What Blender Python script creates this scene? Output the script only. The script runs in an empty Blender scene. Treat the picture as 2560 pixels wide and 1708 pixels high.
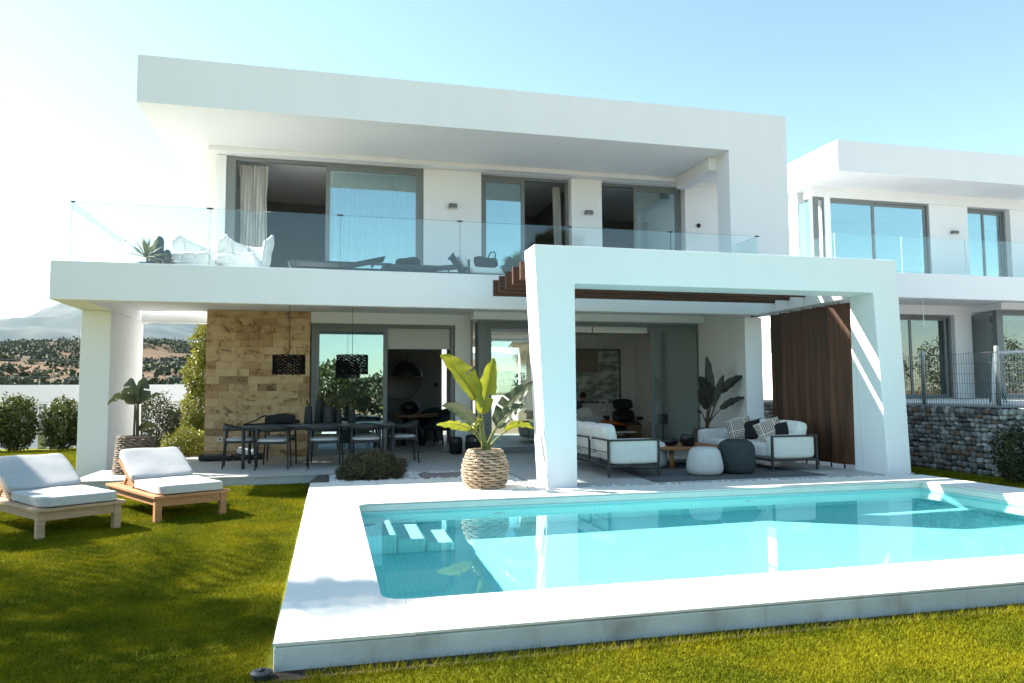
import bpy, bmesh, math, random
import numpy as np
from mathutils import Vector, Matrix, Euler, noise
R = math.radians; PI = math.pi
rng = random.Random(7); nr = np.random.default_rng(7)
sc = bpy.context.scene
C = sc.collection
# ---------------------------------------------------------------- camera
cam = bpy.data.cameras.new('camera'); co = bpy.data.objects.new('camera', cam); C.objects.link(co)
cam.sensor_width = 36.0; cam.lens = 25.826; cam.clip_start = 0.05; cam.clip_end = 20000
YAW, PIT, ROL = 0.241727713, 0.0692153226, -0.00575103
fw = Vector((math.sin(YAW)*math.cos(PIT), math.cos(YAW)*math.cos(PIT), math.sin(PIT)))
rt = Vector((math.cos(YAW), -math.sin(YAW), 0)); up = rt.cross(fw)
rt2 = rt*math.cos(ROL)+up*math.sin(ROL); up2 = -rt*math.sin(ROL)+up*math.cos(ROL)
co.matrix_world = Matrix(((rt2.x, up2.x, -fw.x, 0), (rt2.y, up2.y, -fw.y, 0), (rt2.z, up2.z, -fw.z, 1.35), (0, 0, 0, 1)))
sc.camera = co
# ---------------------------------------------------------------- world and sun
SX, SY = 1.08, -0.64                      # travel of the sunlight per metre of drop
EL = math.atan2(1, math.hypot(SX, SY)); AZ = math.atan2(-SX, -SY)   # azimuth from +Y towards +X
w = bpy.data.worlds.new('World'); sc.world = w; w.use_nodes = True
nt = w.node_tree; bg = nt.nodes['Background']
sky = nt.nodes.new('ShaderNodeTexSky'); sky.sky_type = 'NISHITA'; sky.sun_disc = False
sky.sun_elevation = EL; sky.sun_rotation = AZ
sky.altitude = 100; sky.air_density = 1.0; sky.dust_density = 0.35; sky.ozone_density = 0.6
tint = nt.nodes.new('ShaderNodeMix'); tint.data_type = 'RGBA'; tint.blend_type = 'MULTIPLY'; tint.inputs[0].default_value = 1.0; tint.inputs[7].default_value = (0.92, 0.985, 0.87, 1)
nt.links.new(sky.outputs[0], tint.inputs[6]); nt.links.new(tint.outputs[2], bg.inputs[0]); bg.inputs[1].default_value = 0.096
sl = bpy.data.lights.new('sun', 'SUN'); sl.energy = 5.0; sl.angle = R(0.53); sl.color = (1.0, 0.955, 0.88)
so = bpy.data.objects.new('sun', sl); C.objects.link(so)
so.rotation_euler = Vector((SX, SY, -1)).to_track_quat('-Z', 'Y').to_euler(); so.location = (-30, 20, 40); sl.cycles.is_caustics_light = True
vs = sc.view_settings
vs.view_transform = 'Standard'; vs.look = 'None'; vs.gamma = 1.0; vs.exposure = 1.85; vs.use_curve_mapping = False
sc.cycles.use_denoising = True
sc.cycles.max_bounces = 10; sc.cycles.diffuse_bounces = 5; sc.cycles.glossy_bounces = 4
sc.cycles.transparent_max_bounces = 24; sc.cycles.transmission_bounces = 6
sc.cycles.caustics_reflective = False; sc.cycles.caustics_refractive = True
sc.cycles.sample_clamp_indirect = 6

# ---------------------------------------------------------------- materials
MATS = {}
def mat(name, col, rough=0.6, var=0.0, vscale=4.0, col2=None, bump=0.0, bscale=40.0, spec=0.4, metal=0.0, island=0.0, trans=0.0, coat=0.0, stretch=None, detail=5, orand=0.0):
    if name in MATS: return MATS[name]
    m = bpy.data.materials.new(name); m.use_nodes = True; MATS[name] = m
    n = m.node_tree.nodes; l = m.node_tree.links; p = n['Principled BSDF']; out = n['Material Output']
    p.inputs['Roughness'].default_value = rough; p.inputs['Metallic'].default_value = metal
    p.inputs['Specular IOR Level'].default_value = spec
    if coat: p.inputs['Coat Weight'].default_value = coat
    tc = n.new('ShaderNodeTexCoord'); vec = tc.outputs['Object']
    if stretch:
        mp = n.new('ShaderNodeMapping'); mp.inputs['Scale'].default_value = stretch; l.new(vec, mp.inputs[0]); vec = mp.outputs[0]
    c = None
    if var or col2:
        nz = n.new('ShaderNodeTexNoise'); nz.inputs['Scale'].default_value = vscale; nz.inputs['Detail'].default_value = detail; nz.inputs['Roughness'].default_value = 0.6
        l.new(vec, nz.inputs['Vector'])
        rp = n.new('ShaderNodeValToRGB'); rp.color_ramp.elements[0].position = 0.32; rp.color_ramp.elements[1].position = 0.68
        a = col if col2 else tuple(x*(1-var) for x in col); b = col2 if col2 else tuple(min(1, x*(1+var)) for x in col)
        rp.color_ramp.elements[0].color = (*a, 1); rp.color_ramp.elements[1].color = (*b, 1)
        l.new(nz.outputs['Fac'], rp.inputs[0]); c = rp.outputs[0]
    if orand:
        oi = n.new('ShaderNodeObjectInfo'); hs = n.new('ShaderNodeHueSaturation'); mr = n.new('ShaderNodeMapRange'); mr.inputs[3].default_value = 1-orand; mr.inputs[4].default_value = 1+orand
        l.new(oi.outputs['Random'], mr.inputs[0]); l.new(mr.outputs[0], hs.inputs['Value']); l.new(c, hs.inputs['Color']); c = hs.outputs[0]
    if island:
        g = n.new('ShaderNodeNewGeometry'); hs = n.new('ShaderNodeHueSaturation')
        mr = n.new('ShaderNodeMapRange'); mr.inputs[3].default_value = 1-island; mr.inputs[4].default_value = 1+island
        l.new(g.outputs['Random Per Island'], mr.inputs[0]); l.new(mr.outputs[0], hs.inputs['Value'])
        if c is not None: l.new(c, hs.inputs['Color'])
        else: hs.inputs['Color'].default_value = (*col, 1)
        c = hs.outputs[0]
    if c is not None: l.new(c, p.inputs['Base Color'])
    else: p.inputs['Base Color'].default_value = (*col, 1)
    if bump:
        bz = n.new('ShaderNodeTexNoise'); bz.inputs['Scale'].default_value = bscale; bz.inputs['Detail'].default_value = 4
        l.new(vec, bz.inputs['Vector'])
        bp = n.new('ShaderNodeBump'); bp.inputs['Strength'].default_value = min(1, bump); bp.inputs['Distance'].default_value = 0.01
        l.new(bz.outputs['Fac'], bp.inputs['Height']); l.new(bp.outputs[0], p.inputs['Normal'])
    if trans:
        t = n.new('ShaderNodeBsdfTranslucent'); mx = n.new('ShaderNodeMixShader'); mx.inputs[0].default_value = trans
        if c is not None: l.new(c, t.inputs[0])
        else: t.inputs[0].default_value = (*col, 1)
        l.new(p.outputs[0], mx.inputs[1]); l.new(t.outputs[0], mx.inputs[2]); l.new(mx.outputs[0], out.inputs[0])
    return m
def glassmat(name, f0, tint, rough=0.0, wave=0.0, wscale=3.0, gtint=(1, 1, 1)):
    m = bpy.data.materials.new(name); m.use_nodes = True; MATS[name] = m
    n = m.node_tree.nodes; l = m.node_tree.links; n.remove(n['Principled BSDF'])
    lw = n.new('ShaderNodeLayerWeight'); lw.inputs[0].default_value = 0.5
    pw = n.new('ShaderNodeMath'); pw.operation = 'POWER'; pw.inputs[1].default_value = 5
    l.new(lw.outputs['Facing'], pw.inputs[0])
    ma = n.new('ShaderNodeMath'); ma.operation = 'MULTIPLY_ADD'; ma.inputs[1].default_value = 1-f0; ma.inputs[2].default_value = f0
    l.new(pw.outputs[0], ma.inputs[0])
    tr = n.new('ShaderNodeBsdfTransparent'); tr.inputs[0].default_value = (*tint, 1)
    gl = n.new('ShaderNodeBsdfGlossy'); gl.inputs['Roughness'].default_value = rough; gl.inputs[0].default_value = (*gtint, 1)
    mx = n.new('ShaderNodeMixShader'); l.new(ma.outputs[0], mx.inputs[0]); l.new(tr.outputs[0], mx.inputs[1]); l.new(gl.outputs[0], mx.inputs[2])
    l.new(mx.outputs[0], n['Material Output'].inputs[0])
    if wave:
        tc = n.new('ShaderNodeTexCoord'); nz = n.new('ShaderNodeTexNoise'); nz.inputs['Scale'].default_value = wscale; nz.inputs['Detail'].default_value = 2
        l.new(tc.outputs['Object'], nz.inputs['Vector']); bp = n.new('ShaderNodeBump'); bp.inputs['Strength'].default_value = wave; bp.inputs['Distance'].default_value = 0.02
        l.new(nz.outputs['Fac'], bp.inputs['Height']); l.new(bp.outputs[0], gl.inputs['Normal']); l.new(bp.outputs[0], lw.inputs['Normal'])
    return m
WHITE = mat('white_render', (0.79, 0.80, 0.815), 0.85, var=0.014, vscale=0.9, bump=0.15, bscale=120, spec=0.2, stretch=(2.2, 2.2, 0.45))
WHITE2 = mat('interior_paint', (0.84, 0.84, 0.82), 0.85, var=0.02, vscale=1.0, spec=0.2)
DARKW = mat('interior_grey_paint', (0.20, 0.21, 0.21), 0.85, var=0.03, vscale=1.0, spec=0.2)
STONEW = mat('deck_limestone', (0.72, 0.69, 0.63), 0.75, var=0.06, vscale=2.5, bump=0.12, bscale=90, spec=0.3)
TILE = mat('terrace_porcelain', (0.46, 0.45, 0.43), 0.55, var=0.08, vscale=3.0, bump=0.06, bscale=60, spec=0.4, stretch=(1, 3, 1))
ALU = mat('grey_aluminium', (0.165, 0.185, 0.19), 0.45, var=0.03, vscale=2.0, spec=0.5)
ALUD = mat('dark_aluminium', (0.07, 0.075, 0.08), 0.45, var=0.03, vscale=2.0, spec=0.5)
CHAR = mat('charcoal_metal', (0.028, 0.03, 0.032), 0.5, spec=0.4)
BLACK = mat('black_cloth', (0.008, 0.008, 0.009), 0.8, var=0.2, vscale=30, bump=0.3, bscale=200)
BLACKM = mat('black_satin', (0.008, 0.008, 0.009), 0.35, spec=0.5)
GOLD = mat('brass_inside', (0.45, 0.28, 0.08), 0.35, metal=0.9)
TEAK = mat('teak', (0.32, 0.145, 0.055), 0.6, col2=(0.45, 0.23, 0.10), vscale=5, stretch=(1.2, 9, 9), bump=0.1, bscale=20)
TEAKG = mat('weathered_teak', (0.34, 0.215, 0.12), 0.7, col2=(0.46, 0.32, 0.20), vscale=5, stretch=(1.2, 9, 9), bump=0.1, bscale=20)
WOODD = mat('dark_stained_wood', (0.024, 0.010, 0.005), 0.5, col2=(0.092, 0.036, 0.015), vscale=1.6, stretch=(9, 9, 0.45), bump=0.15, bscale=10, orand=0.45)
BEAMW = mat('stained_beam_wood', (0.045, 0.018, 0.009), 0.5, col2=(0.11, 0.045, 0.02), vscale=2.2, stretch=(0.6, 14, 14), bump=0.12, bscale=14)
FAB = mat('offwhite_fabric', (0.70, 0.69, 0.66), 0.9, var=0.04, vscale=12, bump=0.25, bscale=260, spec=0.15)
FABG = mat('pale_grey_fabric', (0.52, 0.52, 0.51), 0.9, var=0.05, vscale=12, bump=0.25, bscale=260, spec=0.15)
FABW = mat('white_canvas', (0.78, 0.77, 0.74), 0.85, var=0.03, vscale=8, bump=0.2, bscale=150, spec=0.2)
FABD = mat('dark_teal_grey_fabric', (0.045, 0.055, 0.060), 0.95, var=0.2, vscale=60, bump=0.4, bscale=250, spec=0.15)
RUG = mat('charcoal_rug', (0.075, 0.08, 0.085), 0.95, col2=(0.16, 0.165, 0.17), vscale=90, stretch=(1, 2.5, 1), bump=0.5, bscale=150, spec=0.1)
SLING = mat('dark_sling', (0.03, 0.034, 0.038), 0.7, var=0.1, vscale=40)
BULB = mat('frosted_bulb', (0.55, 0.4, 0.25), 0.3)
CURTD = mat('shaded_curtain', (0.30, 0.32, 0.32), 0.9, trans=0.2, var=0.05, vscale=3)  # sheer curtain copy with shade behind the glass put into its colour
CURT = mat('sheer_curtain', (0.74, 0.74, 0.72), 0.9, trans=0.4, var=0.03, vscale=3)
BLINDM = mat('roller_blind', (0.62, 0.62, 0.60), 0.85, trans=0.2)
WICK = mat('pale_wicker', (0.20, 0.13, 0.08), 0.7, col2=(0.42, 0.32, 0.22), vscale=9, island=0.25, bump=0.2, bscale=80)
WICKD = mat('grey_brown_wicker', (0.10, 0.070, 0.045), 0.75, col2=(0.22, 0.165, 0.115), vscale=9, island=0.3, bump=0.2, bscale=80)
SOIL = mat('potting_soil', (0.035, 0.024, 0.016), 0.95, var=0.3, vscale=30, bump=0.6, bscale=80)
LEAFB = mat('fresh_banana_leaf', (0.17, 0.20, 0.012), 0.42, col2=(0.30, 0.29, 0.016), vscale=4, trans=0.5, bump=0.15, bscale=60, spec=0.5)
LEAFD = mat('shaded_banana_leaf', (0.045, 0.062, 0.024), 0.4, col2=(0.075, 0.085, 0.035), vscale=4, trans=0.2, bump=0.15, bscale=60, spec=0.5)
LEAFV = mat('dark_bronze_leaf', (0.020, 0.022, 0.014), 0.4, col2=(0.035, 0.034, 0.022), vscale=4, trans=0.12, bump=0.15, bscale=60, spec=0.5)
STEMG = mat('green_leaf_stem', (0.17, 0.17, 0.045), 0.5, var=0.15, vscale=6)
STEMB = mat('brown_leaf_stem', (0.08, 0.055, 0.028), 0.6, var=0.2, vscale=6)
HEDGE = mat('hedge_leaf', (0.045, 0.065, 0.012), 0.5, col2=(0.10, 0.115, 0.02), vscale=1.6, island=0.35, trans=0.3)
SHRUBY = mat('yellow_green_leaf', (0.11, 0.125, 0.012), 0.42, col2=(0.21, 0.20, 0.018), vscale=1.8, island=0.3, trans=0.38, spec=0.5)
SHRUBD = mat('deep_green_leaf', (0.028, 0.038, 0.012), 0.5, col2=(0.06, 0.07, 0.02), vscale=1.8, island=0.35, trans=0.25)
BUSHM = mat('olive_bush_leaf', (0.052, 0.050, 0.024), 0.6, col2=(0.10, 0.088, 0.038), vscale=5, island=0.35, trans=0.15)
BARK = mat('bark', (0.10, 0.075, 0.05), 0.85, var=0.3, vscale=9, bump=0.5, bscale=25)
PALMD = mat('dry_palm_frond', (0.26, 0.17, 0.06), 0.8, island=0.3, trans=0.2)
PALMG = mat('palm_frond', (0.07, 0.085, 0.02), 0.5, island=0.3, trans=0.25)
SNAKE = mat('snake_plant_leaf', (0.035, 0.042, 0.014), 0.45, col2=(0.16, 0.14, 0.04), vscale=7, trans=0.15)
VASE = mat('black_stoneware', (0.018, 0.020, 0.021), 0.6, var=0.3, vscale=14, bump=0.25, bscale=50)
PEB = mat('white_pebble', (0.66, 0.66, 0.64), 0.75, island=0.25, bump=0.2, bscale=60)
GALV = mat('galvanised_steel', (0.33, 0.36, 0.37), 0.5, var=0.15, vscale=10, metal=0.4)
WIRE = mat('wire_mesh', (0.10, 0.11, 0.115), 0.5, metal=0.5)
MIRROR = mat('mirror_glass', (0.85, 0.87, 0.87), 0.01, metal=1.0)
OAK = mat('brown_oak', (0.14, 0.075, 0.035), 0.5, col2=(0.22, 0.125, 0.06), vscale=4, stretch=(1.5, 12, 12))
ORANGE = mat('orange_wool', (0.50, 0.11, 0.018), 0.9, var=0.15, vscale=20, bump=0.4, bscale=120)
HAIR = mat('dark_hair', (0.012, 0.009, 0.007), 0.6, bump=0.5, bscale=150)
SKIN = mat('skin', (0.36, 0.20, 0.13), 0.5, var=0.05, vscale=10)
SHIRT = mat('grey_shirt', (0.07, 0.075, 0.08), 0.9, var=0.1, vscale=20)
GLASSW = glassmat('window_glass', 0.27, (0.90, 0.97, 0.97), gtint=(0.78, 0.98, 1.0))
GLASSR = glassmat('railing_glass', 0.045, (0.93, 0.975, 0.975))
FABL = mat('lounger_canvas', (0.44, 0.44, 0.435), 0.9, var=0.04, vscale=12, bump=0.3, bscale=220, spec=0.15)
GLASSC = glassmat('clear_door_glass', 0.13, (0.66, 0.74, 0.74))
GLASSN = glassmat('tinted_window_glass', 0.13, (0.62, 0.70, 0.70))
WATER = bpy.data.materials.new('pool_water'); WATER.use_nodes = True
_n = WATER.node_tree.nodes; _l = WATER.node_tree.links; _n.remove(_n['Principled BSDF'])
_gb = _n.new('ShaderNodeBsdfGlass'); _gb.inputs['Color'].default_value = (0.72, 0.985, 0.99, 1); _gb.inputs['Roughness'].default_value = 0.0; _gb.inputs['IOR'].default_value = 1.33
_l.new(_gb.outputs[0], _n['Material Output'].inputs[0])

# ---------------------------------------------------------------- mesh helpers
class MB:
    def __init__(s): s.v = []; s.f = []; s.sm = []
    def add(s, vs, fs, smooth=False):
        o = len(s.v); s.v += [tuple(x) for x in vs]; s.f += [tuple(i+o for i in f) for f in fs]; s.sm += [smooth]*len(fs); return s
    def box(s, x0, x1, y0, y1, z0, z1):
        return s.add([(x0,y0,z0),(x1,y0,z0),(x1,y1,z0),(x0,y1,z0),(x0,y0,z1),(x1,y0,z1),(x1,y1,z1),(x0,y1,z1)],
                     [(0,3,2,1),(4,5,6,7),(0,1,5,4),(1,2,6,5),(2,3,7,6),(3,0,4,7)])
    def prism(s, poly, z0, z1):
        n = len(poly)
        a = sum(poly[i][0]*poly[(i+1)%n][1]-poly[(i+1)%n][0]*poly[i][1] for i in range(n))
        if a < 0: poly = poly[::-1]
        return s.add([(x,y,z0) for x,y in poly]+[(x,y,z1) for x,y in poly],
                     [tuple(range(n-1,-1,-1)), tuple(range(n,2*n))]+[(i,(i+1)%n,n+(i+1)%n,n+i) for i in range(n)])
    def hexa(s, b, t):   # 4 bottom + 4 top corners, same winding
        return s.add(list(b)+list(t), [(0,3,2,1),(4,5,6,7),(0,1,5,4),(1,2,6,5),(2,3,7,6),(3,0,4,7)])
    def tube(s, pts, r, n=8, cap=True, smooth=True):
        pts = [Vector(p) for p in pts]; rs = r if isinstance(r, (list, tuple)) else [r]*len(pts)
        vs = []; fs = []; prev = None
        for i, p in enumerate(pts):
            d = (pts[min(i+1, len(pts)-1)]-pts[max(i-1, 0)]).normalized()
            if prev is None:
                a = d.orthogonal().normalized()
            else:
                a = (prev-d*prev.dot(d)); a = a.normalized() if a.length > 1e-6 else d.orthogonal().normalized()
            prev = a; b = d.cross(a)
            for k in range(n):
                t = 2*PI*k/n; vs.append(p+(a*math.cos(t)+b*math.sin(t))*rs[i])
        for i in range(len(pts)-1):
            for k in range(n):
                fs.append((i*n+k, i*n+(k+1)%n, (i+1)*n+(k+1)%n, (i+1)*n+k))
        s.add(vs, fs, smooth)
        if cap:
            o = len(s.v)-len(vs)
            s.f += [tuple(o+k for k in range(n-1,-1,-1)), tuple(o+(len(pts)-1)*n+k for k in range(n))]; s.sm += [False, False]
        return s
    def bar(s, p, q, wx, wz):   # rectangular bar between two points
        p = Vector(p); q = Vector(q); d = (q-p).normalized()
        a = d.cross(Vector((0,0,1)))
        a = a.normalized() if a.length > 1e-4 else Vector((1,0,0))
        b = a.cross(d).normalized()
        c = [a*wx/2+b*wz/2, -a*wx/2+b*wz/2, -a*wx/2-b*wz/2, a*wx/2-b*wz/2]
        return s.add([p+k for k in c]+[q+k for k in c], [(0,1,2,3),(7,6,5,4),(0,4,5,1),(1,5,6,2),(2,6,7,3),(3,7,4,0)])
    def prismy(s, poly, y0, y1):   # outline in x,z pushed along y
        n = len(poly); a = sum(poly[i][0]*poly[(i+1)%n][1]-poly[(i+1)%n][0]*poly[i][1] for i in range(n))
        if a < 0: poly = poly[::-1]
        return s.add([(x,y0,z) for x,z in poly]+[(x,y1,z) for x,z in poly],
                     [tuple(range(n)), tuple(range(2*n-1,n-1,-1))]+[(n+i,n+(i+1)%n,(i+1)%n,i) for i in range(n)])
    def lathe(s, prof, n=24, cx=0, cy=0, smooth=True):
        vs = []; fs = []
        for r, z in prof:
            for k in range(n):
                t = 2*PI*k/n; vs.append((cx+r*math.cos(t), cy+r*math.sin(t), z))
        for i in range(len(prof)-1):
            for k in range(n): fs.append((i*n+k, i*n+(k+1)%n, (i+1)*n+(k+1)%n, (i+1)*n+k))
        s.add(vs, fs, smooth); o = len(s.v)-len(vs)
        s.f += [tuple(o+k for k in range(n-1,-1,-1)), tuple(o+(len(prof)-1)*n+k for k in range(n))]; s.sm += [False, False]
        return s
    def cushion(s, c, size, rot=(0,0,0), p=6.0, n=8, puff=0.06, warp=0.0, seed=0):
        M = Euler(rot).to_matrix(); c = Vector(c); idx = {}; vs = []; fs = []
        hx, hy, hz = [x/2 for x in size]
        def vid(q):
            k = tuple(round(x, 4) for x in q)
            if k in idx: return idx[k]
            x, y, z = q; L = (abs(x)**p+abs(y)**p+abs(z)**p)**(1/p)
            u = Vector((x/L, y/L, z/L))
            f = 1+puff*(1-abs(u.x)**2)*(1-abs(u.y)**2)+puff*(1-abs(u.z)**2)*0.3*((1-abs(u.x)**2)+(1-abs(u.y)**2))
            v = Vector((u.x*hx*(1+puff*0.2*(1-u.y**2)), u.y*hy*(1+puff*0.2*(1-u.x**2)), u.z*hz*f))
            if warp: v += noise.noise_vector(v*4+Vector((seed, seed*1.7, 0)))*warp
            idx[k] = len(vs); vs.append(c+M@v); return idx[k]
        g = [-1+2*i/n for i in range(n+1)]
        for ax in range(3):
            for sg in (-1, 1):
                for i in range(n):
                    for j in range(n):
                        qs = []
                        for a, b in ((i,j),(i+1,j),(i+1,j+1),(i,j+1)):
                            q = [0,0,0]; q[ax] = sg; q[(ax+1)%3] = g[a]; q[(ax+2)%3] = g[b]; qs.append(vid(q))
                        fs.append(tuple(qs if sg > 0 else qs[::-1]))
        return s.add(vs, fs, True)
OFF = {}
def tag(o, label=None, cat=None, group=None, kind=None):
    if label: o['label'] = label
    if cat: o['category'] = cat
    if group: o['group'] = group
    if kind: o['kind'] = kind
    return o
def thing(name, label, cat, loc=(0,0,0), rz=0, group=None, kind=None):
    o = bpy.data.objects.new(name, None); C.objects.link(o); o.location = loc; o.rotation_euler = (0,0,rz); o.empty_display_size = 0.1
    OFF[o] = Vector(loc)
    return tag(o, label, cat, group, kind)
def mesh(mb, name, m):
    me = bpy.data.meshes.new(name); me.from_pydata(mb.v, [], mb.f); me.polygons.foreach_set('use_smooth', mb.sm); me.materials.append(m); me.update(); return me
def obj(name, mb, m, parent=None, W=False, bev=0.0, seg=2, kind=None, sub=0):
    """W: the mesh is given in world coordinates and moved into its parent's frame"""
    if W and parent is not None:
        o3 = OFF.get(parent, Vector()); mb.v = [(a-o3.x, b-o3.y, c-o3.z) for a, b, c in mb.v]
    o = bpy.data.objects.new(name, mesh(mb, name, m)); C.objects.link(o)
    if parent is not None:
        o.parent = parent
        OFF[o] = OFF.get(parent, Vector())
    if bev:
        b = o.modifiers.new('bevel', 'BEVEL'); b.width = bev; b.segments = seg; b.limit_method = 'ANGLE'; b.angle_limit = R(40)
    if sub:
        b = o.modifiers.new('sub', 'SUBSURF'); b.levels = sub; b.render_levels = sub
    if kind: o['kind'] = kind
    return o
def B(*a): return MB().box(*a)
def npmesh(name, V, F, m, parent=None, smooth=False, kind=None, W=True):
    """V (n,3), F (k,3|4) arrays"""
    if W and parent is not None:
        o3 = OFF.get(parent, Vector()); V = V-np.array([o3.x, o3.y, o3.z])
    me = bpy.data.meshes.new(name); k = F.shape[1]
    me.vertices.add(len(V)); me.vertices.foreach_set('co', V.astype(np.float32).ravel())
    me.loops.add(F.size); me.loops.foreach_set('vertex_index', F.astype(np.int32).ravel())
    me.polygons.add(len(F)); me.polygons.foreach_set('loop_start', np.arange(0, F.size, k, dtype=np.int32))
    if smooth: me.polygons.foreach_set('use_smooth', np.ones(len(F), bool))
    me.materials.append(m); me.update(calc_edges=True); me.validate()
    o = bpy.data.objects.new(name, me); C.objects.link(o)
    if parent is not None: o.parent = parent; OFF[o] = OFF.get(parent, Vector())
    if kind: o['kind'] = kind
    return o
def leaves(name, P, size, m, parent=None, aspect=0.5, droop=0.0, kind=None, outward=None):
    """one small folded leaf at each point"""
    n = len(P); d = nr.normal(size=(n, 3)); d[:, 2] += droop
    if outward is not None: d += outward
    d /= np.linalg.norm(d, axis=1, keepdims=True)
    a = nr.normal(size=(n, 3)); s = np.cross(d, a); s /= np.linalg.norm(s, axis=1, keepdims=True); u = np.cross(s, d)
    L = size*(0.6+0.8*nr.random((n, 1))); Wd = L*aspect*0.5
    base = P; tip = P+d*L; mid = P+d*L*0.5+u*L*0.08
    V = np.stack([base, mid+s*Wd, tip, mid-s*Wd], 1).reshape(-1, 3)
    i = np.arange(n)[:, None]*4; F = np.concatenate([i+np.array([[0, 1, 2]]), i+np.array([[0, 2, 3]])], 1).reshape(-1, 3)
    return npmesh(name, V, F, m, parent, kind=kind)
def copy_tree(o, parent=None):
    c = o.copy(); C.objects.link(c); c.parent = parent
    for ch in list(o.children): copy_tree(ch, c)
    return c
def blob_points(n, c, r, lump=0.3, shell=0.5, seed=0, flat=None):
    """points through an uneven ellipsoid volume, denser towards the shell"""
    d = nr.normal(size=(n, 3)); d /= np.linalg.norm(d, axis=1, keepdims=True)
    rad = nr.random(n)**(1/3)*(1-shell)+shell*(0.75+0.25*nr.random(n))
    k = np.array([1+lump*noise.noise(Vector(x)*2.3+Vector((seed, seed*2, seed*3))) + 0.5*lump*noise.noise(Vector(x)*5+Vector((seed, 0, 0))) for x in d])
    return np.array(c)+d*np.array(r)*(rad*k)[:, None], d

# ================================================================ SETTING
T = 0.14                                   # terrace and deck level above the lawn
def ring(x0, x1, y0, y1, hx0, hx1, hy0, hy1, z):
    return MB().add([(x0,y0,z),(x1,y0,z),(x1,y1,z),(x0,y1,z),(hx0,hy0,z),(hx1,hy0,z),(hx1,hy1,z),(hx0,hy1,z)],
                    [(0,1,5,4),(1,2,6,5),(2,3,7,6),(3,0,4,7)])
LAWN = mat('lawn_soil_and_thatch', (0.10, 0.115, 0.006), 0.9, col2=(0.22, 0.21, 0.010), vscale=1.3, bump=1.0, bscale=160, spec=0.1, detail=8)
EARTH = mat('dry_earth', (0.22, 0.15, 0.085), 0.95, col2=(0.34, 0.25, 0.14), vscale=0.02, bump=0.4, bscale=1, spec=0.1)
obj('ground', ring(-7000, 7000, -7000, 7400, -0.2, 8.2, 3.9, 8.9, -0.35), EARTH, kind='structure')
obj('lawn', ring(-14, 10.2, -4, 21.2, -0.2, 8.2, 3.9, 8.9, 0.0), LAWN, kind='structure')

# grass blades: the near lawn
BLADE = bpy.data.materials.new('grass_blade'); BLADE.use_nodes = True
_n = BLADE.node_tree.nodes; _l = BLADE.node_tree.links; _p = _n['Principled BSDF']
_tc = _n.new('ShaderNodeTexCoord'); _nz = _n.new('ShaderNodeTexNoise'); _nz.inputs['Scale'].default_value = 1.7; _nz.inputs['Detail'].default_value = 6
_l.new(_tc.outputs['Object'], _nz.inputs['Vector'])
_rp = _n.new('ShaderNodeValToRGB'); _e = _rp.color_ramp.elements
_e[0].position = 0.35; _e[0].color = (0.098, 0.118, 0.002, 1); _e[1].position = 0.68; _e[1].color = (0.235, 0.212, 0.004, 1)
_l.new(_nz.outputs['Fac'], _rp.inputs[0])
_g = _n.new('ShaderNodeNewGeometry'); _hs = _n.new('ShaderNodeHueSaturation'); _mr = _n.new('ShaderNodeMapRange'); _mr.inputs[3].default_value = 0.6; _mr.inputs[4].default_value = 1.4
_l.new(_g.outputs['Random Per Island'], _mr.inputs[0]); _l.new(_mr.outputs[0], _hs.inputs['Value']); _l.new(_rp.outputs[0], _hs.inputs['Color'])
_l.new(_hs.outputs[0], _p.inputs['Base Color']); _p.inputs['Roughness'].default_value = 0.8; _p.inputs['Specular IOR Level'].default_value = 0.12
_t = _n.new('ShaderNodeBsdfTranslucent'); _l.new(_hs.outputs[0], _t.inputs[0]); _mx = _n.new('ShaderNodeMixShader'); _mx.inputs[0].default_value = 0.25
_l.new(_p.outputs[0], _mx.inputs[1]); _l.new(_t.outputs[0], _mx.inputs[2]); _l.new(_mx.outputs[0], _n['Material Output'].inputs[0])
def grass(areas):
    Ps = []; Hs = []
    for x0, x1, y0, y1, dens, h in areas:
        n = int((x1-x0)*(y1-y0)*dens); p = np.column_stack([x0+(x1-x0)*nr.random(n), y0+(y1-y0)*nr.random(n), np.zeros(n)])
        Ps.append(p); Hs.append(np.full(n, h))
    P = np.concatenate(Ps); H = np.concatenate(Hs)
    # keep what the camera could see from here or a step to the side
    k = (P[:, 1] > 1.5) & (P[:, 0] > -0.50*P[:, 1]-2.0) & (P[:, 0] < 1.2*P[:, 1]+1.5)
    P = P[k]; H = H[k]; n = len(P)
    a = nr.random(n)*2*PI; le = nr.normal(size=(n, 2))*0.5*H[:, None]; h = H*(0.55+0.8*nr.random(n)); wd = 0.0011+0.0013*nr.random(n)+0.00022*P[:, 1]
    s = np.column_stack([np.cos(a)*wd, np.sin(a)*wd, np.zeros(n)])
    tip = P+np.column_stack([le, h])
    V = np.stack([P-s, P+s, tip], 1).reshape(-1, 3)
    return npmesh('grass', V, np.arange(3*n).reshape(-1, 3), BLADE, kind='stuff')
g = grass([(-6.0, -0.30, 2.6, 5.5, 24000, 0.016), (-6.5, -0.30, 5.5, 8.5, 16000, 0.018), (-7.0, -0.30, 8.5, 11.5, 8000, 0.03), (-0.30, 8.3, 1.7, 3.715, 22000, 0.017), (-0.1, 8.3, 3.66, 3.79, 9000, 0.034),
           (-9.5, -4.05, 11.5, 20.0, 2500, 0.04), (-4.1, -3.6, 11.4, 13.4, 6000, .03), (-4.7, -3.6, 15.6, 20, 2500, .04), (8.32, 9.75, 7.0, 13.5, 4000, 0.035)])
obj('shade_strip', B(-0.26, 8.25, 3.70, 3.829, -0.05, 0.006), SOIL, kind='structure')  # dark strip that stands for the deck's shadow along the lawn edge
tag(g, 'short yellow green turf covering the whole lawn', 'grass', kind='stuff')

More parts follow.
